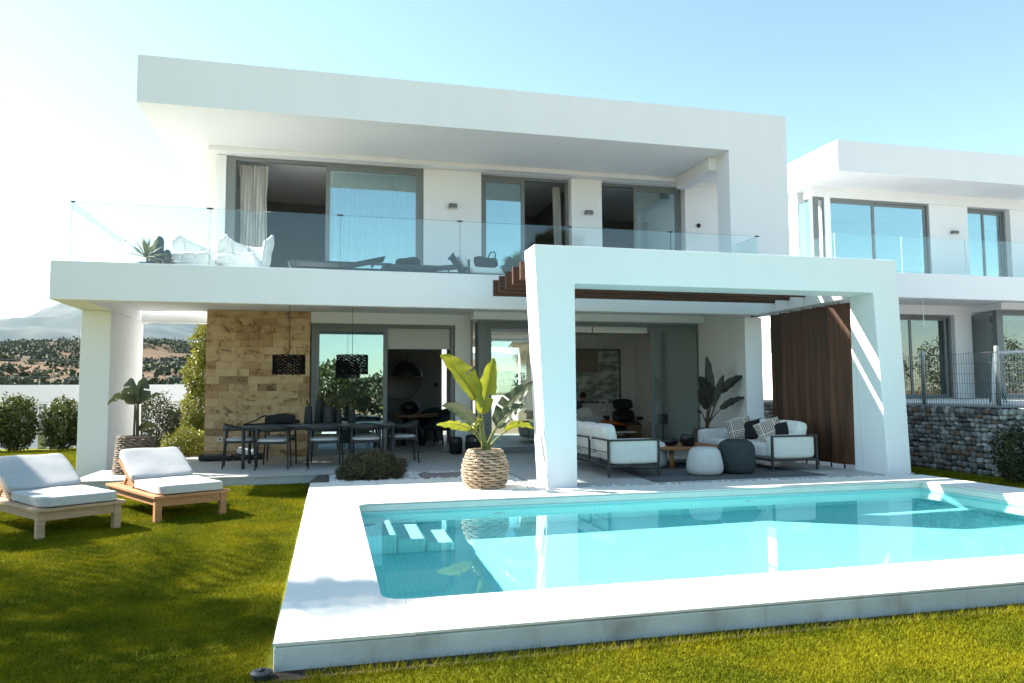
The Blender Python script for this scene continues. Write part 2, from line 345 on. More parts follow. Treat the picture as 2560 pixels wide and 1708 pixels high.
# ---------------------------------------------------------------- terrace
ter = thing('terrace', 'pale grey porcelain tiled terrace under the balcony', 'terrace', (-3.56, 11.55, 0), kind='structure')
FASC = mat('terrace_fascia', (0.42, 0.43, 0.41), 0.7, var=0.06, vscale=3, bump=0.1, bscale=60)
base = MB().prism([(-3.54, 11.57), (2.62, 11.57), (2.62, 9.16), (8.3, 9.16), (8.3, 15.2), (-2.2, 15.2), (-2.2, 15.9), (-3.54, 15.9)], -0.3, T-0.022)
obj('base', base, FASC, ter, W=True)
x = -4.74; k = 0
tiles = {}
def tile_at(x0, x1, y0, y1, dz):
    key = (round(x1-x0, 3), round(y1-y0, 3))
    if key not in tiles:
        a, b_ = key[0]/2-0.0022, key[1]/2-0.0022
        tiles[key] = mesh(B(-a, a, -b_, b_, -0.02, 0.0), 'tile', TILE)
    o = bpy.data.objects.new('tile', tiles[key]); C.objects.link(o); o.parent = ter
    o.location = ((x0+x1)/2+3.56, (y0+y1)/2-11.55, T+dz)
for i in range(8):
    xa = -3.56+0.8*i; xb = min(xa+0.8, 2.66)
    for j in range(5):
        ya = 11.55+0.8*j
        tile_at(xa, xb, ya, min(ya+0.8, 15.18), rng.uniform(-0.0006, 0.0006))
tile_at(-3.56, -2.76, 15.182, 15.9, 0.0)
for i in range(8):
    xa = 2.66+0.72*i; xb = min(xa+0.72, 8.32)
    if xb-xa < 0.1: continue
    for j in range(8):
        ya = 9.14+0.8*j
        if ya < 15.1: tile_at(xa, xb, ya, min(ya+0.8, 15.18), rng.uniform(-0.0006, 0.0006))

# ---------------------------------------------------------------- pool, deck
deck = thing('pool_deck', 'raised white limestone deck around the pool', 'deck', (4, 3.83, 0), kind='structure')
CONC = bpy.data.materials.new('stained_white_concrete'); CONC.use_nodes = True
_n = CONC.node_tree.nodes; _l = CONC.node_tree.links; _p = _n['Principled BSDF']; _p.inputs['Roughness'].default_value = 0.85
_tc = _n.new('ShaderNodeTexCoord')
def _nz(scale, st, det=5):
    mp = _n.new('ShaderNodeMapping'); mp.inputs['Scale'].default_value = st; z = _n.new('ShaderNodeTexNoise'); z.inputs['Scale'].default_value = scale; z.inputs['Detail'].default_value = det
    _l.new(_tc.outputs['Object'], mp.inputs[0]); _l.new(mp.outputs[0], z.inputs['Vector']); return z.outputs['Fac']
def _ramp(f, p0, c0, p1, c1):
    r = _n.new('ShaderNodeValToRGB'); r.color_ramp.elements[0].position = p0; r.color_ramp.elements[0].color = (*c0, 1); r.color_ramp.elements[1].position = p1; r.color_ramp.elements[1].color = (*c1, 1); _l.new(f, r.inputs[0]); return r.outputs[0]
def _mix(mode, f, a, b):
    m = _n.new('ShaderNodeMix'); m.data_type = 'RGBA'; m.blend_type = mode; m.inputs[0].default_value = f; _l.new(a, m.inputs[6]); _l.new(b, m.inputs[7]); return m.outputs[2]
c1 = _ramp(_nz(2.2, (1, 1, 1)), 0.3, (0.44, 0.46, 0.44), 0.65, (0.60, 0.62, 0.59))
c2 = _ramp(_nz(1.1, (3.5, 3.5, 2.2), 8), 0.52, (1, 1, 1), 0.74, (0.60, 0.55, 0.48))
c3 = _ramp(_nz(1.6, (9, 9, 0.7)), 0.60, (1, 1, 1), 0.72, (0.80, 0.66, 0.60))
_l.new(_mix('MULTIPLY', 0.55, _mix('MULTIPLY', 0.8, c1, c2), c3), _p.inputs['Base Color'])
_b = _n.new('ShaderNodeBump'); _b.inputs['Strength'].default_value = 0.25; _b.inputs['Distance'].default_value = 0.01; _l.new(_nz(18, (1, 1, 1)), _b.inputs['Height']); _l.new(_b.outputs[0], _p.inputs['Normal'])
PX0, PX1, PY0, PY1 = 0.31, 7.65, 4.45, 8.32
DX0, DX1, DY0, DY1 = -0.26, 8.25, 3.83, 8.95
ZS = T-0.016
for a in ((DX0+.003, DX1-.003, DY0+.003, PY0-.03), (DX0+.003, PX0-.03, PY0-.029, 10.45), (PX1+.03, DX1-.003, PY0-.029, DY1-.003), (PX0-.029, PX1+.029, PY1+.03, DY1-.004), (PX0-.029, 2.44, DY1-.003, 10.449)):
    obj('plinth', B(*a, -0.4, ZS-0.004), CONC, deck, W=True, bev=0.012)
def slab(poly):
    obj('slab', MB().prism(poly, ZS+rng.uniform(-0.0005, 0.0005), T+rng.uniform(-0.0008, 0.0008)), STONEW, deck, W=True, bev=0.004, seg=2)
def rect(x0, x1, y0, y1, g=0.0022): slab([(x0+g, y0+g), (x1-g, y0+g), (x1-g, y1-g), (x0+g, y1-g)])
RC = 0.13
def arc(cx, cy, a0, a1, n=7): return [(cx+RC*math.cos(R(a0+(a1-a0)*i/n)), cy+RC*math.sin(R(a0+(a1-a0)*i/n))) for i in range(n+1)]
g_ = 0.0022
slab([(DX0, DY0), (PX0+RC-g_, DY0), (PX0+RC-g_, PY0)]+arc(PX0+RC, PY0+RC, 269, 181)+[(PX0, PY0+RC-g_), (DX0, PY0+RC-g_)])
slab([(DX1, DY0), (DX1, PY0+RC-g_), (PX1, PY0+RC-g_)]+arc(PX1-RC, PY0+RC, 359, 271)+[(PX1-RC+g_, PY0), (PX1-RC+g_, DY0)])
slab([(DX0, PY1-RC+g_), (PX0, PY1-RC+g_)]+arc(PX0+RC, PY1-RC, 179, 91)+[(PX0+RC-g_, PY1), (PX0+RC-g_, 9.05), (DX0, 9.05)])
slab([(DX1, DY1), (PX1-RC+g_, DY1), (PX1-RC+g_, PY1)]+arc(PX1-RC, PY1-RC, 89, 1)+[(PX1, PY1-RC+g_), (DX1, PY1-RC+g_)])
n = 8; stp = (PX1-PX0-2*RC)/n
for i in range(n):
    xa = PX0+RC+stp*i
    rect(xa, xa+stp, DY0, PY0, 0.0009)
    if xa+stp < 2.46: rect(xa, xa+stp, PY1, 9.05)
    else: rect(xa, xa+stp, PY1, DY1)
ys = [PY0+RC+(PY1-PY0-2*RC)*i/4 for i in range(5)]
for i in range(4):
    rect(DX0, PX0, ys[i], ys[i+1]); rect(PX1, DX1, ys[i], ys[i+1])
xs = [DX0, 0.62, 1.53, 2.44]
for i in range(3):
    rect(xs[i], xs[i+1], 9.05, 9.76); rect(xs[i], xs[i+1], 9.76, 10.46)
# pool basin with mosaic
MOS = bpy.data.materials.new('pool_mosaic'); MOS.use_nodes = True
_n = MOS.node_tree.nodes; _l = MOS.node_tree.links; _p = _n['Principled BSDF']; _p.inputs['Roughness'].default_value = 0.35
_tc = _n.new('ShaderNodeTexCoord'); _g = _n.new('ShaderNodeNewGeometry')
# grout lines at every 50 mm in x, y and z, using the position along the two axes of each face
sx = _n.new('ShaderNodeSeparateXYZ'); _l.new(_tc.outputs['Object'], sx.inputs[0]); sn = _n.new('ShaderNodeSeparateXYZ'); _l.new(_g.outputs['True Normal'], sn.inputs[0])
def _m(op, a, b=None, c=None):
    q = _n.new('ShaderNodeMath'); q.operation = op
    for i, v in enumerate((a, b, c)):
        if v is None: continue
        if isinstance(v, (int, float)): q.inputs[i].default_value = v
        else: _l.new(v, q.inputs[i])
    return q.outputs[0]
gl = None
for ax in range(3):
    fr = _m('FRACT', _m('MULTIPLY', sx.outputs[ax], 1/0.05)); line = _m('LESS_THAN', fr, 0.09)
    line = _m('MULTIPLY', line, _m('LESS_THAN', _m('ABSOLUTE', sn.outputs[ax]), 0.5))
    gl = line if gl is None else _m('MAXIMUM', gl, line)
cz = _ramp(_nz(3.0, (1, 1, 1)), 0.3, (0.56, 0.94, 0.94), 0.7, (0.62, 0.97, 0.97))
gr = _n.new('ShaderNodeRGB'); gr.outputs[0].default_value = (0.28, 0.70, 0.72, 1)
mxn = _n.new('ShaderNodeMix'); mxn.data_type = 'RGBA'; _l.new(_m('MULTIPLY', gl, 0.75), mxn.inputs[0]); _l.new(cz, mxn.inputs[6]); _l.new(gr.outputs[0], mxn.inputs[7]); _l.new(mxn.outputs[2], _p.inputs['Base Color'])
MOSB = MOS.copy(); MOSB.name = 'waterline_mosaic'
for nd in MOSB.node_tree.nodes:
    if nd.type == 'VALTORGB':
        nd.color_ramp.elements[0].color = (0.38, 0.60, 0.58, 1); nd.color_ramp.elements[1].color = (0.46, 0.68, 0.66, 1)
MOSS = MOS.copy(); MOSS.name = 'sunlit_step_mosaic'  # mosaic copy, sun glare on the treads lightened into its colour
for nd in MOSS.node_tree.nodes:
    if nd.type == 'VALTORGB':
        nd.color_ramp.elements[0].color = (0.80, 0.94, 0.94, 1); nd.color_ramp.elements[1].color = (0.86, 0.97, 0.97, 1)
ZB = -0.98
pool = thing('pool_basin', 'rectangular swimming pool basin lined with turquoise mosaic', 'swimming pool', (4, 6.3, ZB), kind='structure')
WT = 0.03
obj('pool_floor', B(PX0-.03, PX1+.03, PY0-.03, PY1+.03, ZB-0.1, ZB), MOS, pool, W=True)
for (a, b, m_) in ((ZB, -0.06, MOS), (-0.056, T-0.088, MOSB), (T-0.086, ZS-0.003, STONEW)):
    for q in ((PX0-.026, PX0+.004, PY0-.026, PY1+.026), (PX1-.004, PX1+.026, PY0-.026, PY1+.026), (PX0+.005, PX1-.005, PY0-.026, PY0+.004), (PX0+.005, PX1-.005, PY1-.004, PY1+.026)):
        obj('pool_wall' if m_ is not STONEW else 'coping_face', B(*q, a+0.002, b), m_, pool, W=True)
for (x0, x1, z) in ((PX0+.006, 0.64, -0.20), (0.641, 0.92, -0.42), (0.921, 1.20, -0.64)):
    st = obj('step', B(x0, x1, 7.28, PY1-.006, ZB+.002, z), MOSS, pool, W=True, bev=0.03, seg=3)
for (xx) in (1.9, 5.1):
    obj('wall_jet', MB().tube([(xx, PY1-.01, -0.32), (xx, PY1-.05, -0.32)], 0.06, 16), FABW, pool, W=True)
wt = obj('pool_water', MB().add([(PX0-.02, PY0-.02, WT), (PX1+.02, PY0-.02, WT), (PX1+.02, PY1+.02, WT), (PX0-.02, PY1+.02, WT)], [(0, 1, 2, 3)], True), WATER)
wt['kind'] = 'structure'; wt.cycles.is_caustics_caster = True
for o_ in pool.children: o_.cycles.is_caustics_receiver = True

# ---------------------------------------------------------------- gravel bed
bed = obj('gravel_bed', MB().prism([(-0.02, 10.46), (2.45, 10.46), (2.45, 8.97), (8.24, 8.97), (8.24, 9.15), (2.64, 9.15), (2.64, 11.56), (-0.02, 11.56)], -0.3, 0.085), SOIL, kind='structure')
icob = bmesh.new(); bmesh.ops.create_icosphere(icob, subdivisions=1, radius=1.0)
ICO_V = np.array([v.co[:] for v in icob.verts]); ICO_F = np.array([[v.index for v in f.verts] for f in icob.faces]); icob.free()
def pebbles(rects, dens, r0, r1, z, m):
    Ps = []
    for x0, x1, y0, y1 in rects:
        n = int((x1-x0)*(y1-y0)*dens); Ps.append(np.column_stack([x0+(x1-x0)*nr.random(n), y0+(y1-y0)*nr.random(n), z+0.02*nr.random(n)]))
    P = np.concatenate(Ps); n = len(P)
    r = (r0+(r1-r0)*nr.random((n, 1, 1))**2)*(0.7+0.6*nr.random((n, 1, 3)))*np.array([1, 1, 0.7])
    V = (ICO_V[None]*(1+0.25*nr.normal(size=(n, len(ICO_V), 1)))*r+P[:, None]).reshape(-1, 3)
    F = (ICO_F[None]+np.arange(n)[:, None, None]*len(ICO_V)).reshape(-1, 3)
    o = npmesh('pebbles', V, F, m, kind='stuff'); return o
pb = pebbles([(0.0, 2.45, 10.48, 11.54), (2.46, 2.63, 9.0, 11.54), (2.46, 8.2, 8.985, 9.14)], 1100, 0.016, 0.034, 0.10, PEB)
tag(pb, 'loose white pebbles filling the bed between deck and terrace', 'pebbles', kind='stuff')
ob = obj('stepping_stone', B(1.30, 1.92, 10.68, 11.22, 0.08, 0.142), mat('grey_brown_slate', (0.24, 0.20, 0.19), 0.8, var=0.12, vscale=6, bump=0.3, bscale=30), bev=0.008)
tag(ob, 'flat grey brown stepping stone set in the white pebbles', 'stepping stone')
ob = obj('edging_board', MB().hexa([(-0.30, 10.5, 0), (-0.02, 10.5, 0), (-0.02, 11.55, 0), (-0.16, 11.55, 0)], [(-0.30, 10.5, 0.13), (-0.02, 10.5, 0.13), (-0.02, 11.55, 0.13), (-0.16, 11.55, 0.13)]), mat('old_grey_timber', (0.07, 0.06, 0.052), 0.85, var=0.3, vscale=8, stretch=(6, 1, 6), bump=0.4, bscale=20))
tag(ob, 'weathered dark timber edging at the end of the pebble bed', 'edging')

# ================================================================ THE HOUSE
YW = 14.90      # plane of the rear walls, ground floor
YU = 15.00      # plane of the upper walls
house = thing('villa', 'white modern villa with flat roof, wide balcony and stone clad panel', 'house', (2, 15, 0))
def hp(name, *boxes, m=WHITE, bev=0.012, parent=None):
    b = MB()
    for q in boxes: b.box(*q)
    return obj(name, b, m, parent or house, W=True, bev=bev)
# balcony slab: front fascia, left border, deck plate
hp('balcony_fascia', (-4.02, 8.93, 11.98, 12.16, 2.75, 3.33))
hp('balcony_side', (-4.02, -3.86, 12.162, 15.9, 2.75, 3.33))
hp('balcony_border', (-3.858, -3.56, 12.162, 15.9, 2.75, 2.955))
hp('balcony_floor', (-3.858, 8.93, 12.164, 15.3, 2.957, 3.20), bev=0)
hp('lintel', (-3.563, -2.31, 15.42, 15.70, 2.752, 2.955))
# pier that carries the balcony's end
hp('pier', (-4.017, -3.565, 13.43, 15.60, -0.3, 2.748), bev=0.008)
# roof with its right hand leg
obj('roof', MB().prismy([(-3.14, 6.13), (7.62, 6.13), (7.62, 3.334), (8.93, 3.334), (8.93, 6.93), (-3.14, 6.93)], 12.84, 13.32).box(-3.14, 8.93, 13.32, 21.5, 6.13, 6.93), WHITE, house, W=True)
hp('roof_lintel', (-2.33, 7.9, 14.80, 14.995, 6.03, 6.129))
hp('roof_lintel', (7.45, 7.72, 13.33, 14.79, 5.86, 6.128))
# upper walls
hp('wall', (-2.20, -2.03, YU, 15.35, 3.2, 6.02)); hp('wall', (1.83, 3.05, YU, 15.35, 3.2, 6.02)); hp('wall', (5.05, 5.76, YU, 15.35, 3.2, 6.02)); hp('wall', (7.76, 8.92, YU, 15.35, 3.2, 6.02))
hp('wall', (-2.20, 8.92, YU+.002, 15.35, 6.022, 6.128), bev=0)
hp('wall', (-2.20, -2.0, 15.352, 21.3, 3.2, 6.128), bev=0); hp('wall', (8.70, 8.92, 15.352, 21.3, 0.0, 6.128), bev=0); hp('wall', (-2.20, 3.0, 21.3, 21.5, 0.0, 6.128), bev=0); hp('wall', (5.5, 8.92, 21.3, 21.5, 0.0, 6.128), bev=0); hp('wall', (3.0, 5.5, 21.3, 21.5, 2.7, 6.128), bev=0)  # gap left in the rear wall is added to bring sky light indoors
# ground floor walls
hp('wall', (-0.40, 2.47, YW, 15.2, 2.735, 2.956), bev=0.006)
hp('wall', (2.47, 2.80, YW, 15.2, T, 2.956), bev=0.006)
hp('dropped_beam', (2.72, 8.0, 14.18, 14.60, 2.80, 2.956))
hp('wall', (7.72, 7.98, 12.80, 14.60, T, 2.955)); 
hp('post', (7.62, 7.985, 12.44, 12.798, T, 2.749))
hp('wall', (7.90, 8.7, 14.602, 14.9, T, 2.955), bev=0)
hp('wall', (-2.30, -2.1, 15.2, 21.3, T-.2, 2.956), bev=0)
# floors, ceilings and partitions inside
hp('interior_floor', (-2.1, 8.7, 15.19, 21.3, 0.0, T-0.002), m=TILE, bev=0)
hp('interior_floor', (2.82, 7.9, 14.61, 15.188, 0.1, T-0.003), m=TILE, bev=0)
hp('ceiling', (-2.1, 8.7, 15.302, 21.3, 2.955, 3.198), m=WHITE2, bev=0)
hp('partition', (2.80, 2.90, 15.21, 18.2, T, 2.954), m=WHITE2, bev=0)
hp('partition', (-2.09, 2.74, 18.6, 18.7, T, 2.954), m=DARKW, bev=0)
hp('partition', (5.6, 8.69, 19.6, 19.7, T, 2.954), m=WHITE2, bev=0)
hp('partition', (8.45, 8.55, 14.92, 19.598, T, 2.954), m=WHITE2, bev=0)
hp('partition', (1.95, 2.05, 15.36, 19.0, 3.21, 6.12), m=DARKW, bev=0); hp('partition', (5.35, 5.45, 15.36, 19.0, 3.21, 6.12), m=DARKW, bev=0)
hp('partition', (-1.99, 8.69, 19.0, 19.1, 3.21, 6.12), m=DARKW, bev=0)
hp('upper_floor', (-1.99, 8.69, 15.36, 19.0, 3.199, 3.209), m=OAK, bev=0)
# stone cladding: courses of split travertine, every piece its own
TRAV = []
for i, (a, b) in enumerate((((0.52, 0.37, 0.205), (0.63, 0.47, 0.29)), ((0.47, 0.32, 0.165), (0.58, 0.415, 0.235)), ((0.38, 0.235, 0.115), (0.50, 0.33, 0.18)), ((0.28, 0.18, 0.09), (0.38, 0.255, 0.14)))):
    m_ = bpy.data.materials.new('travertine'); m_.use_nodes = True; TRAV.append(m_)
    n_ = m_.node_tree.nodes; l_ = m_.node_tree.links; p_ = n_['Principled BSDF']; p_.inputs['Roughness'].default_value = 0.75
    tc_ = n_.new('ShaderNodeTexCoord'); oi = n_.new('ShaderNodeObjectInfo'); ad = n_.new('ShaderNodeVectorMath'); ad.operation = 'MULTIPLY_ADD'
    ad.inputs[1].default_value = (37, 17, 29); l_.new(oi.outputs['Random'], ad.inputs[0]); l_.new(tc_.outputs['Object'], ad.inputs[2])
    z1 = n_.new('ShaderNodeTexNoise'); z1.inputs['Scale'].default_value = 4.2; z1.inputs['Detail'].default_value = 9; z1.inputs['Roughness'].default_value = 0.7; z1.inputs['Distortion'].default_value = 0.8; l_.new(ad.outputs[0], z1.inputs['Vector'])
    r_ = n_.new('ShaderNodeValToRGB'); e_ = r_.color_ramp.elements; e_[0].position = 0.37; e_[0].color = (a[0]*.40, a[1]*.34, a[2]*.28, 1); e_[1].position = 0.72; e_[1].color = (*b, 1)
    el_ = r_.color_ramp.elements.new(0.46); el_.color = (*a, 1); l_.new(z1.outputs['Fac'], r_.inputs[0]); l_.new(r_.outputs[0], p_.inputs['Base Color'])
    bp_ = n_.new('ShaderNodeBump'); bp_.inputs['Strength'].default_value = 0.35; bp_.inputs['Distance'].default_value = 0.006; l_.new(z1.outputs['Fac'], bp_.inputs['Height']); l_.new(bp_.outputs[0], p_.inputs['Normal'])
clad = hp('stone_panel', (-2.28, -0.405, 14.93, 15.19, T, 2.955), m=mat('stone_joint_mortar', (0.30, 0.215, 0.12), 0.9), bev=0)
tm = {}
def stone_tile(x0, x1, z0, z1, mi, dy):
    key = (round(x1-x0, 2), mi)
    if key not in tm:
        a = key[0]/2-0.0016; h = (z1-z0)/2-0.0016
        tm[key] = mesh(B(-a, a, -0.013, 0.035, -h, h), 'stone_tile', TRAV[mi])
    o = bpy.data.objects.new('stone_tile', tm[key]); C.objects.link(o); o.parent = clad
    o.location = Vector(((x0+x1)/2, 14.895+dy, (z0+z1)/2))-OFF[clad]
course = (2.952-T)/20
r2 = random.Random(11)
for j in range(20):
    xx = -2.302; first = True
    while xx < -0.402:
        L = r2.choice((0.18, 0.24, 0.34, 0.42, 0.52, 0.60)) if first else r2.choice((0.34, 0.42, 0.46, 0.52, 0.60))
        x1 = min(xx+L, -0.400)
        if -0.400-x1 < 0.12: x1 = -0.400
        z0 = T+course*j
        stone_tile(xx, x1, z0, z0+course, r2.choice((0, 0, 0, 0, 1, 1, 1, 2, 3)), r2.uniform(-0.006, 0.004)); xx = x1; first = False
# stone strip on the return beyond the right hand post
s2 = hp('stone_strip', (8.0, 8.25, 14.3, 14.6, T, 2.955), m=TRAV[2], bev=0)
hp('porch_roof', (8.0, 9.1, 12.9, 15.0, 2.957, 3.12))

# ---------------------------------------------------------------- windows
def window(x0, x1, y, z0, z1, sashes, fw=0.07, m=ALU, track=0.10, glass=GLASSW, sill=True):
    glass0 = glass
    """outer frame, then sliding sashes: (x0, x1, dy, has_glass)"""
    d0, d1 = y, y+track
    f = MB().box(x0, x0+fw, d0, d1, z0, z1).box(x1-fw, x1, d0, d1, z0, z1).box(x0+fw, x1-fw, d0, d1, z1-fw, z1).box(x0+fw, x1-fw, d0, d1, z0, z0+0.03)
    win = obj('window', f, m, house, W=True, bev=0.004, seg=1)
    for a, b, dy in sashes:
        glass = GLASSC if (a == 6.60 and z0 < 1) else glass0
        sw = 0.085; q0, q1 = y+dy, y+dy+0.045
        s = MB().box(a, a+sw, q0, q1, z0+.031, z1-fw-.002).box(b-sw, b, q0, q1, z0+.031, z1-fw-.002).box(a+sw, b-sw, q0, q1, z1-fw-sw, z1-fw-.002).box(a+sw, b-sw, q0, q1, z0+.031, z0+.031+sw)
        obj('sash', s, m, win, W=True, bev=0.004, seg=1)
        obj('pane', B(a+sw-.004, b-sw+.004, q0+.016, q0+.028, z0+.1, z1-fw-sw+.004), glass, win, W=True)
    return win
wA = window(-0.38, 2.45, YW+.02, T, 2.733, [(-0.31, 1.10, 0.005)], track=0.12)
obj('roller_blind', B(1.10, 2.37, YW+.075, YW+.079, 2.24, 2.66), BLINDM, wA, W=True)
wL = window(2.88, 7.85, 14.44, T, 2.798, [(3.05, 4.68, 0.005), (6.60, 7.78, 0.005)], track=0.12)
obj('corner_mullion', B(2.872, 3.05, 14.428, 14.57, T, 2.796), ALU, wL, W=True, bev=0.004)
obj('pane', B(2.90, 2.912, 14.572, 14.86, T+.06, 2.74), GLASSW, wL, W=True)
obj('side_frame', MB().box(2.885, 2.93, 14.86, 14.905, T, 2.796).box(2.885, 2.93, 14.571, 14.859, 2.73, 2.796).box(2.885, 2.93, 14.571, 14.859, T, T+.06), ALU, wL, W=True)
for a, b in ((4.70, 5.34), (5.37, 6.60)):
    obj('roller_blind', B(a, b, 14.60, 14.64, 2.60, 2.73), FABW, wL, W=True, bev=0.01)
wU = window(-2.03, 1.83, YU+.05, 3.201, 6.02, [(-0.14, 1.76, 0.005)], track=0.12)
obj('corner_mullion', B(-2.028, -1.86, YU+.035, YU+.2, 3.201, 6.018), ALU, wU, W=True, bev=0.004)
window(3.05, 5.05, YU+.20, 3.201, 6.02, [(3.11, 4.05, 0.004)], track=0.12, m=ALU, fw=0.06)
window(5.76, 7.76, YU+.20, 3.201, 6.02, [(6.60, 7.70, 0.004)], track=0.12, m=ALU, fw=0.06)
# curtains hang inside the upper rooms
def curtain(name, label, x0, x1, y, z0, z1, waves, amp, m=CURT):
    n = waves*8; V = []; F = []
    for i in range(n+1):
        t = i/n; xx = x0+(x1-x0)*t; yy = y+amp*math.sin(2*PI*waves*t)+amp*0.4*math.sin(2*PI*waves*2.3*t)
        for k in range(5):
            zz = z0+(z1-z0)*k/4; V.append((xx+0.02*math.sin(3*zz+i*.2), yy*1.0+0.01*math.sin(2*zz+i), zz))
    for i in range(n):
        for k in range(4): F.append((i*5+k, (i+1)*5+k, (i+1)*5+k+1, i*5+k+1))
    o = obj(name, MB().add(V, F, True), m); return tag(o, label, 'curtain')
curtain('curtain', 'gathered white sheer curtain at the open end of the widest upper window', -1.80, -1.28, 15.32, 3.23, 5.93, 9, 0.035)
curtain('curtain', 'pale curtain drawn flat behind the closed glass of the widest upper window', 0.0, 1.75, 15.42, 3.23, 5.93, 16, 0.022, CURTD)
curtain('curtain', 'narrow pale curtain at the right jamb of the middle upper window', 4.78, 4.96, 15.48, 3.23, 5.93, 4, 0.025)
# wall lights and a round camera
def wall_light(x, z, label):
    t = thing('wall_light', label, 'wall light', (x, YU, z), group='box lights between the upper windows')
    obj('body', B(-0.085, 0.085, -0.12, -0.003, -0.045, 0.04), mat('grey_lamp_metal', (0.14, 0.15, 0.15), 0.5), t, bev=0.008)
    obj('back_plate', B(-0.06, 0.06, -0.006, -0.0005, -0.035, 0.03), ALUD, t)
    obj('lens', B(-0.06, 0.06, -0.10, -0.02, -0.047, -0.0455), FABW, t)
wall_light(2.43, 5.24, 'grey box wall light between the widest and the middle upper window')
wall_light(5.43, 5.26, 'grey box wall light between the middle and the last upper window')
ob = obj('wall_camera', MB().lathe([(0.01, 0), (0.045, 0.002), (0.05, 0.02), (0.042, 0.045), (0.02, 0.06), (0.001, 0.062)], 18), CHAR); ob.rotation_euler = (R(90), 0, 0); ob.location = (8.08, YU-.001, 5.11)
tag(ob, 'small dark round fitting on the upper wall beside the roof leg', 'camera')

# ---------------------------------------------------------------- glass railing on the balcony
rail = thing('glass_railing', 'frameless glass balustrade along the balcony of the villa', 'railing', (-3.79, 12.07, 3.33))
GE = mat('green_glass_edge', (0.05, 0.16, 0.16), 0.15, spec=0.8)
def gpane(x0, x1, y0, y1, edges=True):
    p = obj('pane', B(x0, x1, y0, y1, 3.28, 4.23), GLASSR, rail, W=True)
    if x1-x0 > y1-y0:
        obj('edge', MB().box(x0, x0+.004, y0-.0006, y1+.0006, 3.335, 4.231).box(x0+.0041, x1, y0+.001, y1-.001, 4.2305, 4.2335), GE, p, W=True)
    else:
        obj('edge', MB().box(x0+.001, x1-.001, y0, y1, 4.2305, 4.2335), GE, p, W=True)
xs = [-3.79, -1.86, 0.12, 2.08, 4.02, 5.94, 7.73]
for i in range(6):
    gpane(xs[i]+.004, xs[i+1]-.004, 12.06, 12.074)
    obj('clamp', B(xs[i]-.045 if i else xs[i]-.01, xs[i]+.045, 12.05, 12.085, 4.222, 4.246), ALUD, rail, W=True, bev=0.003)
obj('clamp', B(7.67, 7.74, 12.05, 12.085, 4.222, 4.246), ALUD, rail, W=True, bev=0.003)
for y0, y1 in ((12.08, 13.55), (13.56, 15.0)):
    gpane(-3.79, -3.776, y0, y1)
obj('clamp', B(-3.80, -3.766, 14.98, 15.02, 4.222, 4.246), ALUD, rail, W=True)
gpane(7.716, 7.73, 12.08, 12.83)

# ---------------------------------------------------------------- pergola
perg = thing('pergola', 'white portal frame pergola with dark wooden beams over the lounge', 'pergola', (5.3, 9.3, T))
F0, F1 = 9.06, 9.56
obj('portal_frame', MB().prismy([(2.69, T-.05), (3.09, T-.05), (3.085, 2.77), (7.66, 2.77), (7.80, T-.05), (8.19, T-.05), (8.075, 3.265), (2.535, 3.265)], F0, F1), WHITE, perg, W=True, bev=0.012)
obj('leg_return', MB().hexa([(7.804, F1+.001, T-.05), (8.186, F1+.001, T-.05), (8.186, F1+.2, T-.05), (7.804, F1+.2, T-.05)], [(7.664, F1+.001, 2.75), (8.09, F1+.001, 2.75), (8.09, F1+.003, 2.75), (7.664, F1+.003, 2.75)]), WHITE, perg, W=True)
obj('side_beam', B(7.62, 7.95, F1+.003, 11.977, 2.752, 3.05), WHITE, perg, W=True, bev=0.01)
for yb in (9.70, 10.13, 10.57, 11.0, 11.43):
    obj('wooden_beam', B(2.52, 7.618, yb, yb+0.075, 2.90, 3.155), BEAMW, perg, W=True, bev=0.006)
# louvred screen
scr = thing('wooden_screen', 'dark stained louvre screen of tall boards closing the lounge side', 'screen', (7.78, 10.8, T))
y_ = 9.92
bm_ = None
for i in range(6):
    b_ = MB().box(-0.195, 0.195, -0.02, 0.02, 0.07, 2.575)
    o = obj('board', b_, WOODD, scr, bev=0.004, seg=1); o.location = (0, 9.97+0.315*i-10.8, 0); o.rotation_euler = (0, 0, R(109))
    obj('pivot', MB().tube([(0, 0, 0), (0, 0, 0.075)], 0.014, 8), CHAR, o); obj('pivot', MB().tube([(0, 0, 2.57), (0, 0, 2.608)], 0.014, 8), ALU, o)

# ================================================================ NEIGHBOUR, WALLS, FENCES
GN = 1.10
obj('raised_ground', B(10.62, 60, 2, 60, -0.3, GN), mat('pale_paving', (0.50, 0.48, 0.44), 0.9, var=0.1, vscale=1.0), kind='structure')
nb = thing('neighbour_villa', 'second white villa on higher ground beyond the gabion wall', 'house', (18, 18, GN))
def nbx(name, *q, m=WHITE, bev=0.012, parent=None): return obj(name, B(*q), m, parent or nb, W=True, bev=bev)
nbx('roof', 13.4, 30, 17.0, 27, 7.34, 8.22)
nbx('balcony_fascia', 12.35, 30, 16.0, 16.2, 3.76, 4.41)
nbx('balcony_floor', 12.35, 30, 16.201, 19, 3.9, 4.3, bev=0)
nbx('balcony_side', 12.35, 12.55, 16.201, 24, 3.76, 4.41)
NY = 18.4
nbx('wall', 17.68, 19.10, NY, 18.8, 4.3, 7.02); nbx('wall', 20.72, 30, NY, 18.8, 4.3, 7.02); nbx('wall', 13.6, 30, NY+.002, 18.8, 7.022, 7.34, bev=0)
nbx('wall', 13.66, 13.95, 19.2, 27, GN, 7.34, bev=0); nbx('wall', 13.95, 30, 26.7, 26.9, GN, 7.34, bev=0)
nbx('wall', 13.66, 14.0, 18.9, 19.2, GN, 3.76, bev=0)
nbx('wall', 18.42, 19.05, NY, 18.8, GN, 3.62); nbx('wall', 13.66, 30, NY+.004, 18.8, 3.622, 3.9, bev=0); nbx('wall', 13.66, 15.0, NY, 18.8, GN, 3.62)
